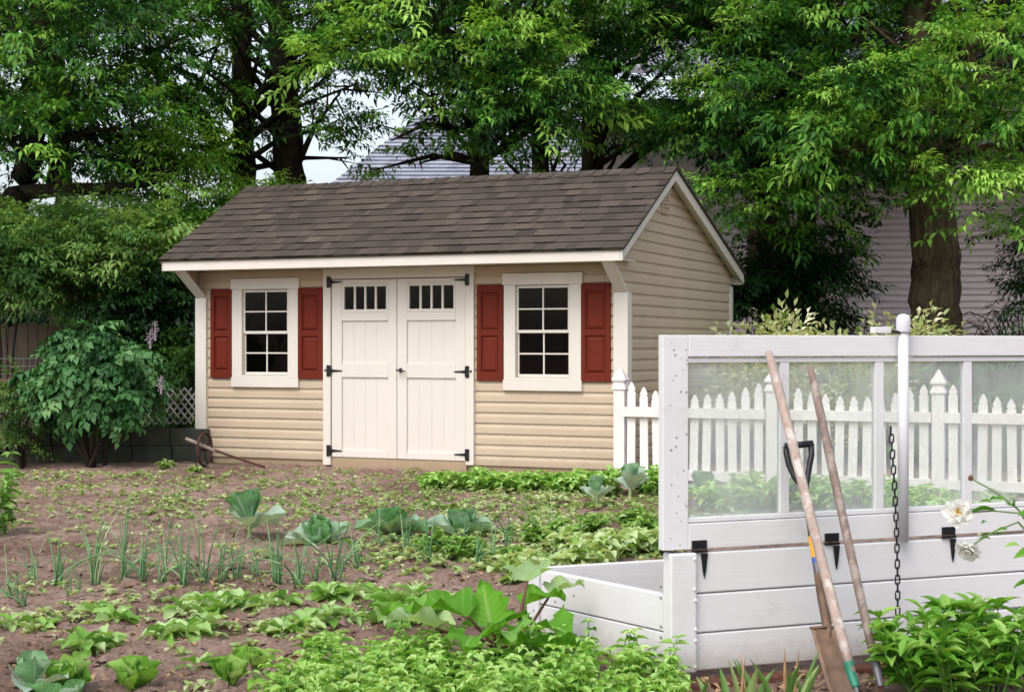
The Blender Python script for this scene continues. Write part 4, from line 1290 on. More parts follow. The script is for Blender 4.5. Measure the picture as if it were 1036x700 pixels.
def build_stuff():
    rg = np.random.default_rng(31)
    # weeds: little rosettes
    P_, A, PT, LL, WW, T = [], [], [], [], [], []
    rr = random.Random(77)
    def patch(x, y, n, l, tint, spread):
        g = G(x, y)
        for _ in range(n):
            p = (g.x + rr.gauss(0, spread), g.y + rr.gauss(0, spread * 1.3))
            h = rr.uniform(.0, .018) * l / .05; z = gz(*p) + h
            a0 = rr.uniform(0, 6.28)
            for k in range(rr.randint(4, 8)):
                P_.append((p[0], p[1], z)); A.append(a0 + k * 1.05 + rr.uniform(-.3, .3)); PT.append(rr.uniform(.0, .8)); ll = l * rr.uniform(.6, 1.3); LL.append(ll); WW.append(ll * rr.uniform(.4, .7)); T.append(min(1, max(0, rr.gauss(tint, .22))))
    for _ in range(620):   # back of the bed
        x = rr.uniform(0, 600); y = 478 + 46 * rr.random() ** 1.2
        patch(x, y, rr.randint(1, 6), rr.uniform(.022, .05), rr.uniform(.35, .9), .12)
    for _ in range(330):   # weedy middle and right
        x = rr.uniform(370, 668); y = rr.uniform(498, 575)
        if x + (y - 500) * .3 < 440 and rr.random() < .6: continue
        patch(x, y, rr.randint(2, 7), rr.uniform(.03, .06), rr.uniform(.35, .9), .12)
    for _ in range(190):    # between rows at the left
        x = rr.uniform(0, 420); y = rr.uniform(520, 640)
        patch(x, y, rr.randint(1, 4), rr.uniform(.02, .042), rr.uniform(.4, .95), .06)
    for x, y, w, n in ((60, 628, .16, 26), (120, 606, .15, 20), (250, 560, .18, 16), (30, 640, .15, 14), (260, 640, .12, 12), (215, 655, .1, 8), (170, 610, .12, 10), (300, 532, .3, 16), (190, 700, .08, 6), (90, 545, .3, 20), (210, 600, .1, 6)):
        patch(x, y, n, .045, .75, w)
    for _ in range(90):    # along the fence behind the lid
        patch(rr.uniform(690, 1040), rr.uniform(492, 540), rr.randint(3, 8), rr.uniform(.05, .09), rr.uniform(.3, .7), .14)
    V = leaf_quads(np.array(P_), np.array(A), np.array(PT), np.array(LL), np.array(WW))
    o = np_mesh('weeds', V, 4, M['weed'], np.array(T)); tag(o, 'small pale weeds and seedlings scattered over the soil', 'weeds', None, 'stuff')
    # mint patch
    mb = MB()
    rr = random.Random(4)
    for s in range(430):
        u = rr.random()
        Y = rr.uniform(4.75, 5.62); X = rr.uniform(-.93, .56)
        xx, yy = X / Y * F + CX, 348 + F * EYE / Y
        if xx < 268 + max(0, (712 - yy)) * 1.35: continue
        if Y > 5.35 and X > .12 and rr.random() < .4: continue
        if (Vector((X, Y, 0)) - BOX_A).dot(Vector((-.809, -.588, 0))) < .04: continue
        h = rr.uniform(.09, .20) * (1 if xx > 380 else .75)
        if X > .3: h *= .8
        b = Vector((X, Y, gz(X, Y))); tip = b + Vector((rr.gauss(0, .03), rr.gauss(0, .03), h))
        mb.tube([b, tip], [.0025, .0015], 4, .2)
        np_ = 4 + int(h > .14); a0 = rr.uniform(0, 6.28); base_t = rr.gauss(.5, .12)
        for k in range(np_):
            w = .3 + .7 * k / (np_ - 1); q = b.lerp(tip, w); a = a0 + k * PI / 2
            for e in range(2 if k < np_ - 1 else 4):
                l = rr.uniform(.038, .060) * (1 if k < np_ - 1 else .65)
                leaf(mb, TM(q, a + e * (PI if k < np_ - 1 else PI / 2) + rr.uniform(-.25, .25), rr.uniform(-.25, .25)), l, l * .58, rr.uniform(.2, .7), rr.uniform(-1.2, -.4), .15, .05, 'ovate', 3, 2, min(1, max(0, base_t + rr.gauss(.18 * (w - .6), .15))), 0, 0, .2)
    o = mb.build('mint_patch', M['leaf_mint'], None, smooth=True); tag(o, 'dense bright green mint patch filling the foreground', 'mint', None, 'stuff')
    # clods, pebbles, dry leaves
    def octs(n, rng_, size, flat):
        Vs = []
        base = np.array([(1, 0, 0), (0, 1, 0), (-1, 0, 0), (0, -1, 0), (.1, .1, 1), (0, 0, -1)], float)
        tri = [(0, 1, 4), (1, 2, 4), (2, 3, 4), (3, 0, 4)]
        for _ in range(n):
            x, y = rng_()
            s = size() if y < 8.5 else size() * .45 ; v = base * np.array([s * rr.uniform(.6, 1.4), s * rr.uniform(.6, 1.4), s * flat * rr.uniform(.6, 1.3)]) + rg.normal(0, s * .22, (6, 3))
            a = rr.uniform(0, 6.28); c, si = math.cos(a), math.sin(a)
            v[:, :2] = v[:, :2] @ np.array([[c, si], [-si, c]])
            v += np.array([x, y, gz(x, y) + s * .1])
            for t_ in tri: Vs += [v[i] for i in t_]
        return np.array(Vs)
    def bed():
        while True:
            y = 4.7 + (rr.random() ** 1.5) * 10; x = rr.uniform(-.36, .34) * y
            d = (Vector((x, y, 0)) - BOX_A).dot(BOX_N); a = (Vector((x, y, 0)) - BOX_A).dot(BOX_D)
            if not (-1 < d < .02 and a > -.6): return x, y
    V = octs(8500, bed, lambda: min(.05, .005 + rr.expovariate(1 / .009)), .7)
    o = np_mesh('soil_clods', V, 3, M['soil'], np.full(len(V) // 3, .5)); tag(o, 'loose reddish soil clods strewn over the garden bed', 'soil', None, 'stuff')
    V = octs(420, bed, lambda: rr.uniform(.005, .017), .5)
    o = np_mesh('pebbles', V, 3, M['pebble'], np.full(len(V) // 3, .5)); tag(o, 'pale pebbles and chips lying on the soil', 'pebbles', None, 'stuff')
    n = 900; XY = np.array([bed() for _ in range(n)]); Z = np.array([gz(*p) + .012 for p in XY])
    V = leaf_quads(np.column_stack([XY, Z]), rg.uniform(0, 6.28, n), rg.uniform(-.2, .35, n), rg.uniform(.02, .06, n), rg.uniform(.008, .028, n))
    XY2 = np.array([(bp(rr.uniform(-.1, 1.4), rr.uniform(.02, .35), 0)) for _ in range(70)]); XY2[:, 2] = -.02
    V2 = leaf_quads(XY2, rg.uniform(0, 6.28, 70), rg.uniform(-.1, .4, 70), rg.uniform(.03, .10, 70), rg.uniform(.01, .03, 70))
    V = np.concatenate([V, V2])
    o = np_mesh('dry_leaves', V, 4, M['pale_rot'], rg.random(len(V) // 4)); tag(o, 'dry tan leaf scraps on the soil', 'dry leaves', None, 'stuff')


build_stuff()

# bricks edging the cold frame
for i in range(6):
    s = -.02 + i * .215
    p = bp(s + .1, .075, -.060)
    mb = MB(); mb.box(-.098, .098, -.048, .048, 0, .052); o = mb.build('edging_brick', M['brick'], None, bevel=.006)
    o.location = p; o.rotation_euler = (R(random.uniform(-4, 4)), R(random.uniform(-3, 3)), math.atan2(BOX_D.y, BOX_D.x) + R(random.uniform(-3, 3)))
    tag(o, f"worn red brick laid along the foot of the cold frame, {ORD[i]} from its left corner", 'brick', 'edging bricks under the cold frame')


# ---------------------------------------------------------------- trees and shrubs
def spray_template(seed, nleaf, nlf, ll, lw, twig, droop):
    """a leafy twig: quads of leaflets along +X"""
    rg = np.random.default_rng(seed)
    pos, az, pt, L1, W1 = [], [], [], [], []
    for k in range(nleaf):
        u = (k + .6) / nleaf
        b = np.array([twig * u, 0, .04 * math.sin(u * 3) - droop * u * u * twig * .5])
        a = (1 if k % 2 else -1) * rg.uniform(.5, 1.3) * (1 - .5 * u)
        if k == nleaf - 1: a = 0
        ra = twig * .34 * rg.uniform(.8, 1.2); p0 = rg.uniform(-.2, .5)
        d = np.array([math.cos(a) * math.cos(p0), math.sin(a) * math.cos(p0), math.sin(p0)])
        for j in range(nlf):
            v = 1.0 if j == nlf - 1 else (.35 + .55 * (j // 2) / max(1, (nlf - 1) // 2))
            q = b + d * ra * v; q[2] -= droop * .35 * ra * v * v
            aa = a if j == nlf - 1 else a + (1 if j % 2 else -1) * rg.uniform(.6, 1.1)
            pos.append(q); az.append(aa + rg.normal(0, .15)); pt.append(-droop * rg.uniform(.2, 1.2) + rg.normal(0, .2)); s = rg.uniform(.75, 1.15)
            L1.append(ll * s); W1.append(lw * s)
    V = leaf_quads(np.array(pos), np.array(az), np.array(pt), np.array(L1), np.array(W1), .22)
    return V


ASH = [spray_template(i, 7, 5, .115, .036, .42, .50) for i in range(6)]
SMALL = [spray_template(20 + i, 8, 5, .075, .026, .34, .45) for i in range(4)]
LILAC = [spray_template(40 + i, 6, 3, .095, .068, .22, .8) for i in range(4)]
WILLOW = [spray_template(60 + i, 13, 1, .085, .034, .34, .1) for i in range(4)]


def crown(name, sp, templates, m, parent, origin):
    """sp: array of rows x, y, z, azimuth, pitch, roll, scale, tint"""
    sp = np.asarray(sp); rg = np.random.default_rng(len(sp))
    which = rg.integers(0, len(templates), len(sp)); Vs, Ts = [], []
    for w, T in enumerate(templates):
        q = sp[which == w]
        if not len(q): continue
        ca, sa = np.cos(q[:, 3]), np.sin(q[:, 3]); cp, spn = np.cos(q[:, 4]), np.sin(q[:, 4]); cr, sr = np.cos(q[:, 5]), np.sin(q[:, 5])
        n = len(q); Z = np.zeros(n); O = np.ones(n)
        Rz = np.stack([np.stack([ca, -sa, Z], 1), np.stack([sa, ca, Z], 1), np.stack([Z, Z, O], 1)], 1)
        Ry = np.stack([np.stack([cp, Z, -spn], 1), np.stack([Z, O, Z], 1), np.stack([spn, Z, cp], 1)], 1)
        Rx = np.stack([np.stack([O, Z, Z], 1), np.stack([Z, cr, -sr], 1), np.stack([Z, sr, cr], 1)], 1)
        Mx = Rz @ Ry @ Rx
        V = np.einsum('nij,kj->nki', Mx, T) * q[:, 6][:, None, None] + (q[:, :3] - np.array(origin))[:, None, :]
        k = len(T) // 4
        t = np.repeat(q[:, 7], k) + rg.normal(0, .10, n * k)
        Vs.append(V.reshape(-1, 3)); Ts.append(np.clip(t, 0, 1))
    return np_mesh(name, np.concatenate(Vs), 4, m, np.concatenate(Ts), parent)


def clump_sprays(rg, c, r, n, tint, flat=.6, out=None, sc=1., hang=.15, tj=.20):
    """sprays in the outer shell of one bough, pointing outwards and a little down"""
    d = rg.normal(size=(n, 3)); d /= np.linalg.norm(d, axis=1)[:, None]
    d[:, 2] = np.where(d[:, 2] < -.35, -d[:, 2], d[:, 2])
    rad = r * rg.uniform(.35, 1.0, n) ** .6
    p = np.array(c) + d * rad[:, None] * np.array([1, 1, flat])
    az = np.arctan2(d[:, 1], d[:, 0]) + rg.normal(0, .5, n)
    if out is not None: az = np.where(rg.random(n) < .35, out + rg.normal(0, .6, n), az)
    pitch = np.arcsin(d[:, 2]) * .5 - hang + rg.normal(0, .22, n)
    return np.column_stack([p, az, pitch, rg.normal(0, .35, n), sc * rg.uniform(.7, 1.25, n), np.clip(tint + rg.normal(0, tj, n), 0, 1)])


# places in the crowns the photograph leaves open (trunks, sky, the houses)
OPEN = [(392, 96, 19, 30, .05), (385, 148, 36, 16, .28), (650, 155, 26, 14, .12), (700, 160, 16, 14, .5), (246, 80, 15, 75, .30), (290, 85, 22, 62, .22), (898, 292, 36, 50, .10), (950, 300, 34, 66, .05), (1005, 312, 46, 40, .12), (775, 300, 34, 60, .35), (845, 290, 26, 50, .45),
        (20, 72, 22, 18, .3), (112, 128, 24, 20, .3), (180, 42, 20, 12, .4), (838, 48, 34, 26, .30), (755, 68, 12, 14, .4), (95, 192, 52, 9, .25), (40, 160, 14, 50, .35), (345, 110, 9, 22, .5), (215, 135, 18, 16, .5), (485, 120, 11, 40, .35), (712, 70, 12, 40, .5)]


def keep(sp, rg):
    x = CX + F * sp[:, 0] / sp[:, 1]; y = HY - F * (sp[:, 2] - EYE) / sp[:, 1]
    k = np.ones(len(sp))
    for cx, cy, rx, ry, pr in OPEN:
        ins = ((x - cx) / rx) ** 2 + ((y - cy) / ry) ** 2 < 1
        k = np.where(ins, np.minimum(k, pr), k)
    return sp[rg.random(len(sp)) < k]


def tree(name, label, trunks, region, nclump, nspray, seed, m='leaf_tree', bark='bark', tint=.45, lowf=None, r=(.45, .95), tmpl=None, group='shade trees behind the shed', dense_in=.35, sc=1., limbs=None, extra=()):
    """trunks: lists of (photo x, photo y, depth, radius); region: photo x0, x1, y0, y1, depth, depth spread of the crown"""
    rg = np.random.default_rng(seed); rr = random.Random(seed)
    t0 = trunks[0]; b = P(t0[0][0], t0[0][1], t0[0][2]); b.z = 0
    t = thing(name, label, 'tree', b, 0, group)
    mb = MB()
    tips = []
    for tr in trunks:
        pts = [P(x, y, Y) for x, y, Y, _ in tr]; rad = [q[3] for q in tr]
        if tr[0][1] > 300: pts[0].z = -.1
        fine, fr = [], []
        for i in range(len(pts) - 1):
            for k in range(5):
                u = k / 5; fine.append(pts[i].lerp(pts[i + 1], u) + Vector((rr.gauss(0, .015), rr.gauss(0, .015), 0))); fr.append(rad[i] * (1 - u) + rad[i + 1] * u)
        fine.append(pts[-1]); fr.append(rad[-1]); tips.append((fine, fr))
        mb.tube([p - b for p in fine], fr, 14 if rad[0] > .1 else 8, wob=.04)
    x0, x1, y0, y1, Y, dY = region
    all_sp = []
    cs = []
    for k in range(nclump):
        cx = rg.uniform(x0, x1); cy = rg.uniform(y0, y1); cY = Y + rg.uniform(-dY, dY)
        if lowf and cy > lowf(cx): cy = y0 + (cy - y0) * .6
        cs.append((cx, cy, cY, rg.uniform(*r), nspray, np.clip(rg.normal(tint, .2), 0, 1)))
    cs += list(extra)  # added boughs; the near ones carry a brighter tint as painted light
    for cx, cy, cY, cr, n, tn in cs:
        c = P(cx, cy, cY)
        o = math.atan2(c.y - b.y, c.x - b.x)
        all_sp.append(clump_sprays(rg, c, cr, int(n * (cr / .7) ** 2), tn, .62, o, sc))
        # a limb reaching to the bough
        fine, fr = tips[rr.randrange(len(tips))]
        best = min(range(len(fine)), key=lambda i: abs(fine[i].z - max(c.z - .9, 3.3)) + rr.uniform(0, .6))
        a = fine[best]
        if c.z > a.z - .25 and (c - a).length < (2.6 if bark == 'bark_big' else 4.2):
            mid = a.lerp(c, .5) + Vector((rr.gauss(0, .12), rr.gauss(0, .12), .12)); mr = min(fr[best] * .45, .05)
            mb.tube([a - b, mid - b, c - b], [mr, mr * .6, mr * .2], 6)
            for _ in range(3):
                e = c + Vector((rr.gauss(0, cr * .5), rr.gauss(0, cr * .5), rr.gauss(0, cr * .3)))
                mb.tube([mid.lerp(c, rr.uniform(.3, 1)) - b, e - b], [mr * .3, .004], 5, cap=False)
    mb.build('trunk', M[bark], t, smooth=True)
    sp = keep(np.concatenate(all_sp), rg)
    crown('crown', sp, tmpl or ASH, M[m], t, b)
    return len(sp)


def build_trees():
    n = 0
    n += tree('shade_tree', 'crooked dark tree at the far left with a long level limb', [[(-30, 470, 18.2, .22), (-12, 245, 18.2, .20), (20, 195, 18.2, .16), (36, 130, 18.3, .13), (40, 40, 18.3, .11), (30, -120, 18.4, .05)], [(22, 195, 18.2, .10), (60, 192, 18.1, .085), (110, 191, 18.0, .07), (150, 186, 18.0, .04), (180, 170, 18, .015)]],
              (-90, 170, -120, 175, 18.2, 1.3), 30, 24, 1, tint=.36, extra=[(20, 40, 17.2, .5, 34, .5), (75, 90, 17.2, .5, 34, .45), (140, 130, 17.3, .5, 34, .5)])
    n += tree('shade_tree', 'double-trunked dark tree behind the left end of the shed roof', [[(272, 470, 19.6, .26), (250, 230, 19.6, .15), (246, 130, 19.6, .13), (246, 0, 19.6, .12), (250, -140, 19.6, .05)], [(276, 470, 19.4, .26), (296, 230, 19.4, .20), (292, 150, 19.4, .19), (284, 40, 19.4, .17), (274, -140, 19.4, .06)], [(232, 175, 19.5, .12), (205, 120, 19.4, .09), (170, 85, 19.3, .06), (140, 60, 19.2, .03)]],
              (120, 400, -130, 140, 19.2, 1.3), 33, 24, 2, tint=.5, extra=[(335, 128, 18.4, .36, 34, .5), (352, 160, 19.6, .3, 30, .45), (335, 75, 18.4, .45, 36, .6), (120, 40, 18.1, .5, 34, .5), (90, 150, 18, .5, 34, .4), (230, 20, 18.3, .45, 34, .6), (320, 60, 18.4, .5, 36, .62), (350, 30, 18.2, .5, 36, .7), (150, 90, 18.2, .55, 36, .5), (190, 60, 18.3, .5, 34, .62), (265, 40, 18.4, .4, 26, .5)])
    n += tree('shade_tree', 'slim dark trunked tree rising behind the middle of the shed roof', [[(486, 470, 19.0, .20), (484, 165, 19.0, .12), (482, 90, 19.0, .11), (480, 0, 19, .09), (478, -130, 19, .04)]],
              (395, 600, -130, 150, 18.6, 1.2), 32, 23, 3, tint=.45, extra=[(545, 95, 17.9, .75, 40, .62), (560, 120, 17.7, .6, 40, .66), (470, 70, 18, .6, 34, .55), (520, 150, 18.2, .55, 30, .5), (425, 165, 19.4, .35, 26, .6), (380, 172, 19.6, .25, 26, .7), (500, 178, 18.2, .4, 26, .6)])
    n += tree('shade_tree', 'dark tree behind the roof ridge between the slim trunk and the gable', [[(600, 470, 21.5, .24), (600, 200, 21.5, .16), (596, 60, 21.5, .13), (590, -130, 21.5, .05)]],
              (560, 740, -130, 150, 20.8, 1.4), 32, 24, 4, tint=.36)
    n += tree('shade_tree', 'leaning dark tree with a bare upper limb right of the gable', [[(790, 470, 20, .24), (775, 200, 20, .16), (764, 120, 20, .13), (752, 60, 20, .10), (740, -100, 20, .05)], [(770, 160, 20, .10), (800, 85, 19.8, .09), (850, 45, 19.6, .085), (880, 20, 19.5, .07), (830, -40, 19.5, .05)]],
              (690, 850, -120, 205, 19.4, 1.3), 26, 23, 5, tint=.42, extra=[(800, 232, 18.6, .45, 34, .35), (838, 240, 18.8, .42, 34, .4), (765, 245, 18.4, .35, 30, .4), (740, 205, 17.6, .5, 44, .6), (790, 215, 17.6, .6, 40, .55), (720, 90, 18, .5, 34, .6)])
    n += tree('shade_tree', 'thick ridged trunk tree standing before the mauve-grey house', [[(945, 480, 18.6, .36), (947, 335, 18.6, .315), (946, 260, 18.6, .29), (938, 180, 18.6, .26), (930, 80, 18.6, .22), (925, -130, 18.6, .10)]],
              (800, 1110, -130, 160, 18.0, 1.4), 38, 24, 6, bark='bark_big', tint=.5, lowf=lambda x: 190, extra=[(990, 200, 16.9, .5, 44, .8), (1020, 190, 16.8, .5, 40, .84), (955, 190, 16.8, .45, 40, .78), (1000, 232, 16.9, .36, 40, .85), (1030, 240, 17.0, .3, 34, .7), (1045, 120, 16.6, .7, 40, .7), (900, 90, 16.8, .6, 40, .74), (850, 150, 16.9, .6, 40, .62), (880, 195, 17.2, .42, 34, .6), (1000, 60, 16.7, .7, 40, .68), (900, 255, 18.2, .35, 18, .4)])
    # deeper row
    for i, (x, Y, lab) in enumerate(((60, 25.5, 'tall dark tree in the far row behind the crooked tree at the left'), (288, 27, 'tall dark tree in the far row directly behind the double trunk'), (545, 27, 'tall dark tree in the far row behind the slim trunked one'),
                                     (815, 23.5, 'dark tree trunk in the far row before the mauve house corner'), (1085, 22.0, 'tall dark tree in the far row at the right edge'))):
        rad = .20 if i != 3 else .17
        lo = (150, 60, 150, 215, 185)[i]
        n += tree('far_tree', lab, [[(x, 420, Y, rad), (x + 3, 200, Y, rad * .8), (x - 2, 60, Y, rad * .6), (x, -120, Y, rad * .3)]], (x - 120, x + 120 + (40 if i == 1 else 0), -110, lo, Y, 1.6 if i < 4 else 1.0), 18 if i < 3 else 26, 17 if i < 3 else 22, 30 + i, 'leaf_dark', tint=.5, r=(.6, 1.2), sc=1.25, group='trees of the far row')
    print('tree sprays', n)


build_trees()


def shrub(name, label, cx, cy, Y, rx, rz, nclump, nspray, m, tmpl, seed, tint=.5, sc=1., r=(.2, .4), group=None, stems=7, ry=None, cat='shrub', hang=.15, parts=None):
    """a shrub whose crown is centred at photo position cx, cy and depth Y; rx, rz in metres"""
    rg = np.random.default_rng(seed); rr = random.Random(seed)
    c = P(cx, cy, Y); b = Vector((c.x, c.y, 0)); t = thing(name, label, cat, b, 0, group)
    mb = MB(); sp = []
    for k in range(nclump):
        d = rg.normal(size=3); d /= np.linalg.norm(d); f = rg.uniform(.3, 1) ** .5
        q = np.array(c) + d * np.array([rx, ry or rx, rz]) * f; q[2] = max(q[2], .12)
        sp.append(clump_sprays(rg, q, rg.uniform(*r), nspray, np.clip(rg.normal(tint, .12), 0, 1), .7, None, sc, hang))
        if k < stems:
            o = Vector((rr.uniform(-.05, .05) * rx * 3, rr.uniform(-.05, .05) * 2, -.02)); e = Vector(q) - b
            mb.tube([o, o.lerp(e, .45) + Vector((rr.uniform(-.08, .08), 0, .05)), e], [.022, .016, .005], 7)
    mb.build('stems', M['twig'], t, smooth=True)
    crown('crown', np.concatenate(sp), tmpl, M[m], t, b)
    return t


def build_shrubs():
    t = shrub('lilac_bush', 'large dark green lilac bush with bare lower stems left of the shed', 97, 385, 15.0, .50, .46, 46, 15, 'leaf_lilac', LILAC, 71, .5, .80, (.12, .22), None, 9, .42, hang=.5)
    for x, y in ((157, 334), (163, 388), (152, 342)):
        mb = MB(); c = P(x, y, 14.6) - t.location; rr = random.Random(x + y)
        for k in range(60):
            p = c + Vector((rr.gauss(0, .018), rr.gauss(0, .018), rr.gauss(0, .035)))
            leaf(mb, TM(p, rr.uniform(0, 6), rr.uniform(-1, 1)), .02, .018, rr.uniform(-.5, 1), 0, .1, 0, 'round', 2, 2, rr.random())
        mb.tube([c + Vector((0, 0, -.10)), c + Vector((0, 0, .08))], [.012, .004], 6)
        mb.build('flower_head', M['lilac_flower'], t)
    shrub('young_tree', 'bright feathery young tree rising behind the left end of the shed', 196, 205, 18.7, .85, .72, 22, 24, 'leaf_tree', SMALL, 72, .80, 1.15, (.26, .46), None, 6, .8, 'tree')
    shrub('young_tree', 'grey-green feathery young tree behind the lilac bush', 105, 270, 17.2, .95, .5, 22, 26, 'leaf_shrub', SMALL, 73, .75, 1.15, (.3, .5), None, 6, .8, 'tree')
    shrub('garden_shrub', 'mid green shrub at the far left above the plank fence', 5, 275, 16.8, .7, .5, 14, 24, 'leaf_shrub', SMALL, 74, .4, 1.1, (.25, .45), None, 5)
    shrub('garden_shrub', 'narrow dark shrub between the lilac bush and the shed corner', 188, 385, 16.6, .28, .6, 16, 18, 'leaf_shrub', SMALL, 75, .25, .9, (.15, .28), None, 5)
    shrub('garden_shrub', 'dark shrub behind the grey lattice', 150, 330, 17.3, .6, .55, 16, 20, 'leaf_dark', SMALL, 76, .5, 1.1, (.25, .4), None, 5)
    shrub('weedy_shrub', 'thin grey-green shrub growing through the wire panel at the left', 22, 425, 15.2, .25, .35, 10, 10, 'leaf_shrub', SMALL, 77, .55, .8, (.12, .2), None, 4)
    shrub('variegated_shrub', 'pale cream and green variegated shrub nearest the shed behind the fence', 782, 424, 15.6, .44, .60, 38, 12, 'leaf_varieg', WILLOW, 78, .62, 1.05, (.16, .3), 'variegated shrubs behind the picket fence', 6, hang=-.40)
    shrub('variegated_shrub', 'pale cream and green variegated shrub below the white house corner board', 855, 424, 15.4, .46, .58, 38, 12, 'leaf_varieg', WILLOW, 79, .55, 1.05, (.16, .3), 'variegated shrubs behind the picket fence', 6, hang=-.40)
    shrub('variegated_shrub', 'pale cream and green variegated shrub before the thick ridged trunk', 925, 398, 15.8, .26, .46, 14, 11, 'leaf_varieg', WILLOW, 80, .6, 1.05, (.14, .26), 'variegated shrubs behind the picket fence', 6, hang=-.40)
    shrub('garden_shrub', 'blue-green shrub behind the fence at the right of the ornate post', 1010, 415, 15.0, .7, .42, 20, 22, 'leaf_lilac', SMALL, 81, .4, 1., (.22, .36), None, 5)
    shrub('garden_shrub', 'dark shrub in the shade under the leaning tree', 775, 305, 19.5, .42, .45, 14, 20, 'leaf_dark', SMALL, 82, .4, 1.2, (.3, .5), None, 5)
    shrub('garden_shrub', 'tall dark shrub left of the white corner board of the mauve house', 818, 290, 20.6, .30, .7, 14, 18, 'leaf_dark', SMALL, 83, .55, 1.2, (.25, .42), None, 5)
    # bare arching shrub at the right
    rr = random.Random(8); b = P(1030, 470, 17.6); b.z = 0
    t = thing('arching_shrub', 'dark arching bare-twigged shrub at the right edge before the house', 'shrub', b); mb = MB()
    for k in range(75):
        az = rr.uniform(0, 6.28); sp_ = rr.uniform(.4, 1.0); h = rr.uniform(.9, 1.5)
        pts = []
        for i in range(8):
            u = i / 7; pts.append(Vector((math.cos(az) * sp_ * u ** 1.4 + rr.gauss(0, .02), math.sin(az) * sp_ * .7 * u ** 1.4, h * math.sin(u * 2.2) / math.sin(1.57) * (1.0) + .1)))
        mb.tube(pts, [.012, .010, .009, .008, .007, .006, .004, .003], 5)
        for _ in range(3):
            i = rr.randint(3, 6); mb.tube([pts[i], pts[i] + Vector((rr.gauss(0, .15), rr.gauss(0, .15), rr.uniform(-.2, .1)))], [.004, .002], 4)
    mb.build('twigs', M['twig'], t)
    rg = np.random.default_rng(5)
    crown('crown', np.concatenate([clump_sprays(rg, P(1040 + rg.uniform(-10, 40), 270 + rg.uniform(-30, 50), 17.4), .3, 16, .35) for _ in range(9)]), SMALL, M['leaf_dark'], t, b)


build_shrubs()


# ---------------------------------------------------------------- far houses
def build_houses():
    # mauve-grey house at the right
    Y = 24.0
    c = P(868, 348, Y); c.z = 0
    h = thing('house', 'mauve-grey sided house behind the thick tree at the right', 'house', c, R(-6))
    mb = MB(); face = lambda a, d, z: (a, -d, z)
    siding_sheet(mb, lambda z: 0, lambda z: 7.5, 1.25, 5.4, lambda a, d, z: (a, -d * 3.4, z)); mb.build('front_wall', M['lilac_siding'], h)
    mb = MB(); siding_sheet(mb, lambda z: -4.2, lambda z: 0, 1.25, 5.4, lambda a, d, z: (a, 2.2 - d, z)); siding_sheet(mb, lambda z: 0, lambda z: 2.2, 1.25, 5.4, lambda a, d, z: (-d, a, z)); mb.build('set_back_wall', M['lilac_siding'], h)
    mb = MB(); mb.box(0, 7.5, .01, .25, -.3, 1.25); mb.box(-4.2, -.01, 2.21, 2.4, -.3, 1.25); mb.build('foundation', M['found'], h)
    mb = MB(); mb.box(-.03, .10, -.03, .0, 1.2, 5.4); mb.box(-.03, .0, .0, .12, 1.2, 5.4); mb.build('corner_board', M['trim'], h)
    mb = MB(); mb.prism([(-4.6, -.4, 5.4), (7.9, -.4, 5.4), (7.9, 4, 7.2), (-4.6, 4, 7.2)], [(-4.6, -.4, 5.5), (7.9, -.4, 5.5), (7.9, 4, 7.3), (-4.6, 4, 7.3)]); mb.build('roof', M['blue_shingle'], h)
    mb = MB(); mb.box(-.5 - 1.1, -.5, 2.16, 2.19, 1.9, 3.2); mb.build('window', M['gap'], h)
    # house behind the shed with blue-grey roof
    Y = 34.0
    a = P(520, 348, Y); a.z = 0
    h = thing('house', 'house with pale blue-grey shingled roof beyond the trees behind the shed', 'house', a)
    def at(x, y, YY): return P(x, y, YY) - a
    e1, e2 = at(330, 190, 32), at(760, 190, 32); r1, r2 = at(432, 112, 36), at(700, 112, 36); bk1, bk2 = at(330, 190, 32) + Vector((0, 9, 0)), at(760, 190, 32) + Vector((0, 9, 0))
    mb = MB(); rr = random.Random(2); N = 22
    for i in range(N):
        u0, u1 = i / N, (i + 1) / N
        A0, A1 = e1.lerp(r1, u0), e2.lerp(r2, u0); B0, B1 = e1.lerp(r1, u1), e2.lerp(r2, u1)
        up = Vector((0, -.02, .03)); k = 40
        for j in range(k):
            mb.add([A0.lerp(A1, j / k) + up, A0.lerp(A1, (j + 1) / k) + up, B0.lerp(B1, (j + 1) / k), B0.lerp(B1, j / k), A0.lerp(A1, j / k), A0.lerp(A1, (j + 1) / k)], [(0, 1, 2, 3), (4, 5, 1, 0)], rr.random())
    mb.add([e1, r1, bk1, e2, r2, bk2], [(0, 1, 2), (3, 5, 4), (1, 4, 5, 2)], .5)
    mb.build('roof', M['blue_shingle'], h)
    mb = MB(); mb.box(e1.x + .5, e2.x - .5, e1.y + .5, e1.y + 8.5, -.2, e1.z - .02); mb.build('wall', M['blue_roof_siding'], h)
    # far wood closing the view
    rg = np.random.default_rng(90); sp = []
    for k in range(150):
        x = rg.uniform(-160, 1200); Y = rg.uniform(37, 44)
        z = rg.uniform(.6, 4.2 if not 320 < x < 780 else 3)
        sp.append(clump_sprays(rg, ((x - CX) / F * Y, Y, z), rg.uniform(.9, 1.5), 26, .4, .7, None, 2.0))
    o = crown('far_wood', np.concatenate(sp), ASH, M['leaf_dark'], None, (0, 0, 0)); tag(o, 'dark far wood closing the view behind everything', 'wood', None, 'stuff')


build_houses()


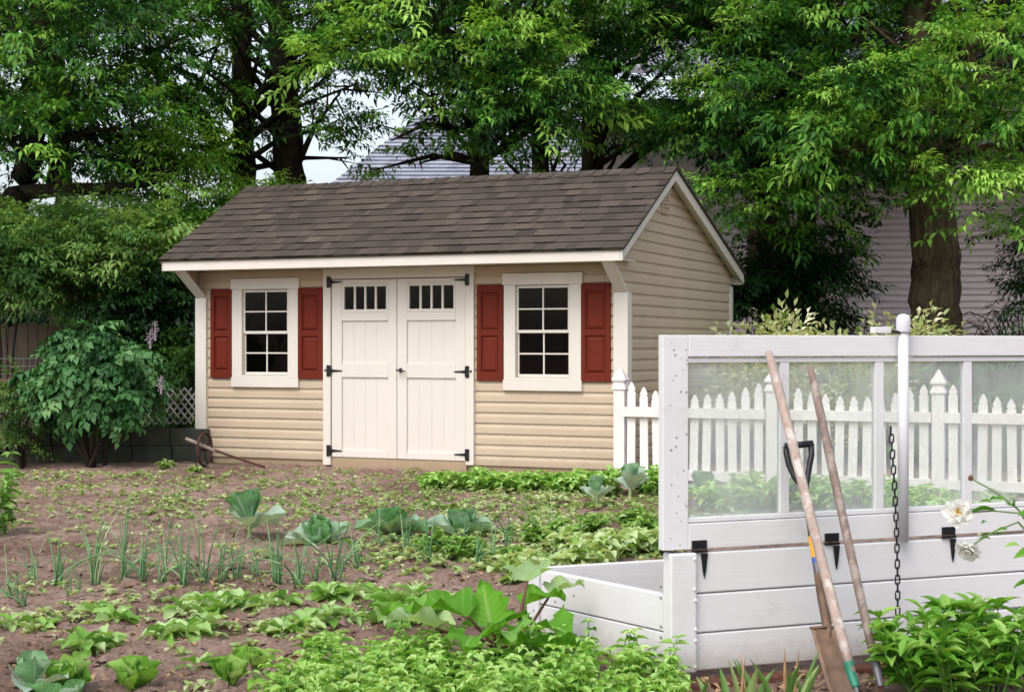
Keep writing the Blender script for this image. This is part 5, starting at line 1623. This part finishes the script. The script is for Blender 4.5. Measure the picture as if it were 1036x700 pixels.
# ---------------------------------------------------------------- things at the left edge
def build_left():
    # plank fence
    b = P(-60, 470, 17.6); b.z = 0; t = thing('plank_fence', 'old brown plank fence behind the lilac bush', 'fence', b)
    rr = random.Random(6); x = 0.
    i = 0
    while x < 3.2:
        w = rr.uniform(.10, .125); hh = 1.42 + rr.uniform(-.03, .03)
        mb = MB(); mb.plate([(x, 0), (x + w - .006, 0), (x + w - .006, hh - .02), (x + w * .5, hh), (x, hh - .02)], 'y', rr.uniform(-.006, .0), .018, rr.random()); mb.build('plank', M['greywood'], t)
        x += w
    mb = MB(); mb.box(0, 3.2, .019, .06, .25, .34); mb.build('rail', M['greywood'], t); mb = MB(); mb.box(0, 3.2, .019, .06, 1.05, 1.14); mb.build('rail', M['greywood'], t)
    # low concrete block wall
    b = P(14, 470, 15.6); b.z = 0; t = thing('block_wall', 'low grey concrete block wall behind the lilac bush stems', 'wall', b)
    for k in range(5):
        mb = MB(); mb.box(k * .40, k * .40 + .392, 0, .2, -.1, .165); mb.build('concrete_block', M['concrete'], t, bevel=.008)
        mb = MB(); mb.box(k * .40 - .02, k * .40 + .372, .004, .2, .17, .335); mb.build('concrete_block', M['concrete'], t, bevel=.008)
    # wire panel
    b = P(-14, 470, 15.35); b.z = 0; t = thing('wire_panel', 'grey wire mesh panel at the left edge of the bed', 'fence', b); mb = MB()
    for k in range(9): mb.tube([(k * .062, 0, 0), (k * .062, 0, 1.06)], .0026, 5)
    for k in range(14): mb.tube([(0, .003, .05 + k * .077), (.50, .003, .05 + k * .077)], .0026, 5)
    mb.build('mesh', M['wire'], t)
    mb = MB(); mb.tube([(.005, .01, -.2), (.005, .01, 1.1)], .009, 8); mb.build('post', M['wire'], t)
    # lattice
    b = P(128, 470, 16.1); b.z = 0; t = thing('lattice_panel', 'weathered grey expanding lattice between the lilac bush and the shed', 'trellis', b); mb = MB()
    z0, z1 = .36, .74; w = .84
    n = 11
    for s in (1, -1):
        for k in range(-3, n):
            xa = k * .076; xb = xa + .30
            if s < 0: xa, xb = xb, xa
            lo = 0.; hi = 1.
            pa, pb = Vector((xa, .012 * s, z0)), Vector((xb, .012 * s, z1))
            if min(xa, xb) < -.02 or max(xa, xb) > w + .1: continue
            d = (pb - pa).normalized(); q = Vector((-d.z, 0, d.x)) * .009
            mb.prism([pa - q, pa + q, pb + q, pb - q], [p + Vector((0, .008, 0)) for p in (pa - q, pa + q, pb + q, pb - q)])
    mb.build('slats', M['lattice'], t)
    mb = MB(); mb.box(.04, .07, .03, .06, -.2, .74); mb.box(.74, .77, .03, .06, -.2, .74); mb.build('stake', M['greywood'], t)
    # star ornament
    c = P(9, 389, 15.25); vs = [(0, -.03, 0)]
    for k in range(10):
        a = PI / 2 + k * PI / 5; r_ = .125 if k % 2 == 0 else .05; vs.append((math.cos(a) * r_, 0, math.sin(a) * r_))
    vs.append((0, .03, 0)); mb = MB(); fs = []
    for k in range(10): fs += [(0, 1 + k, 1 + (k + 1) % 10), (11, 1 + (k + 1) % 10, 1 + k)]
    mb.add(vs, fs); o = mb.build('star_ornament', M['star']); o.location = c; o.rotation_euler = (0, R(14), 0)
    tag(o, 'dark red metal star hanging on the wire panel', 'star')
    # old wheel cultivator
    b = onground(P(207, 472, 14.75)); t = thing('wheel_cultivator', 'rusty old wheel cultivator lying against the shed corner', 'cultivator', b, 0)
    Rw = Matrix.Translation((0, 0, .165)) @ Matrix.Rotation(R(76), 4, 'Z') @ Matrix.Rotation(R(8), 4, 'Y')
    mb = MB(); ring = [Rw @ Vector((math.cos(k * PI / 14) * .155, 0, math.sin(k * PI / 14) * .155)) for k in range(29)]
    mb.tube(ring, .013, 8, cap=False)
    for k in range(6):
        a = k * PI / 3; mb.tube([Rw @ Vector((0, 0, 0)), Rw @ Vector((math.cos(a) * .15, 0, math.sin(a) * .15))], .006, 6)
    mb.lathe([(.02, -.03), (.02, .03)], 10, Rw @ Matrix.Rotation(R(90), 4, 'X'))
    mb.build('wheel', M['rust'], t)
    mb = MB(); mb.tube([(-.17, -.05, .27), (0, -.06, .20), (.14, -.09, .145)], .017, 8); mb.build('handle', M['handle_brown'], t)
    mb = MB(); mb.tube([(.02, -.05, .19), (.25, -.14, .12), (.62, -.28, .015)], .012, 8); mb.build('handle', M['rust'], t)
    mb = MB()
    for k in range(3): mb.tube([(-.06 + k * .035, -.04, .17), (-.09 + k * .05, -.06, .06), (-.05 + k * .05, -.1, .0)], .008, 6)
    mb.build('tines', M['black'], t)
    for i, (x, y, lab) in enumerate(((197, 477, 'small green weed clump at the foot of the rusty cultivator'), (168, 474, 'little weed clump before the block wall near the shed'))):
        bushlet('weed_clump', lab, 'weed', G(x, y), .09, .08, 9, .05, M['leaf_bean'], 600 + i, None, .5)


build_left()
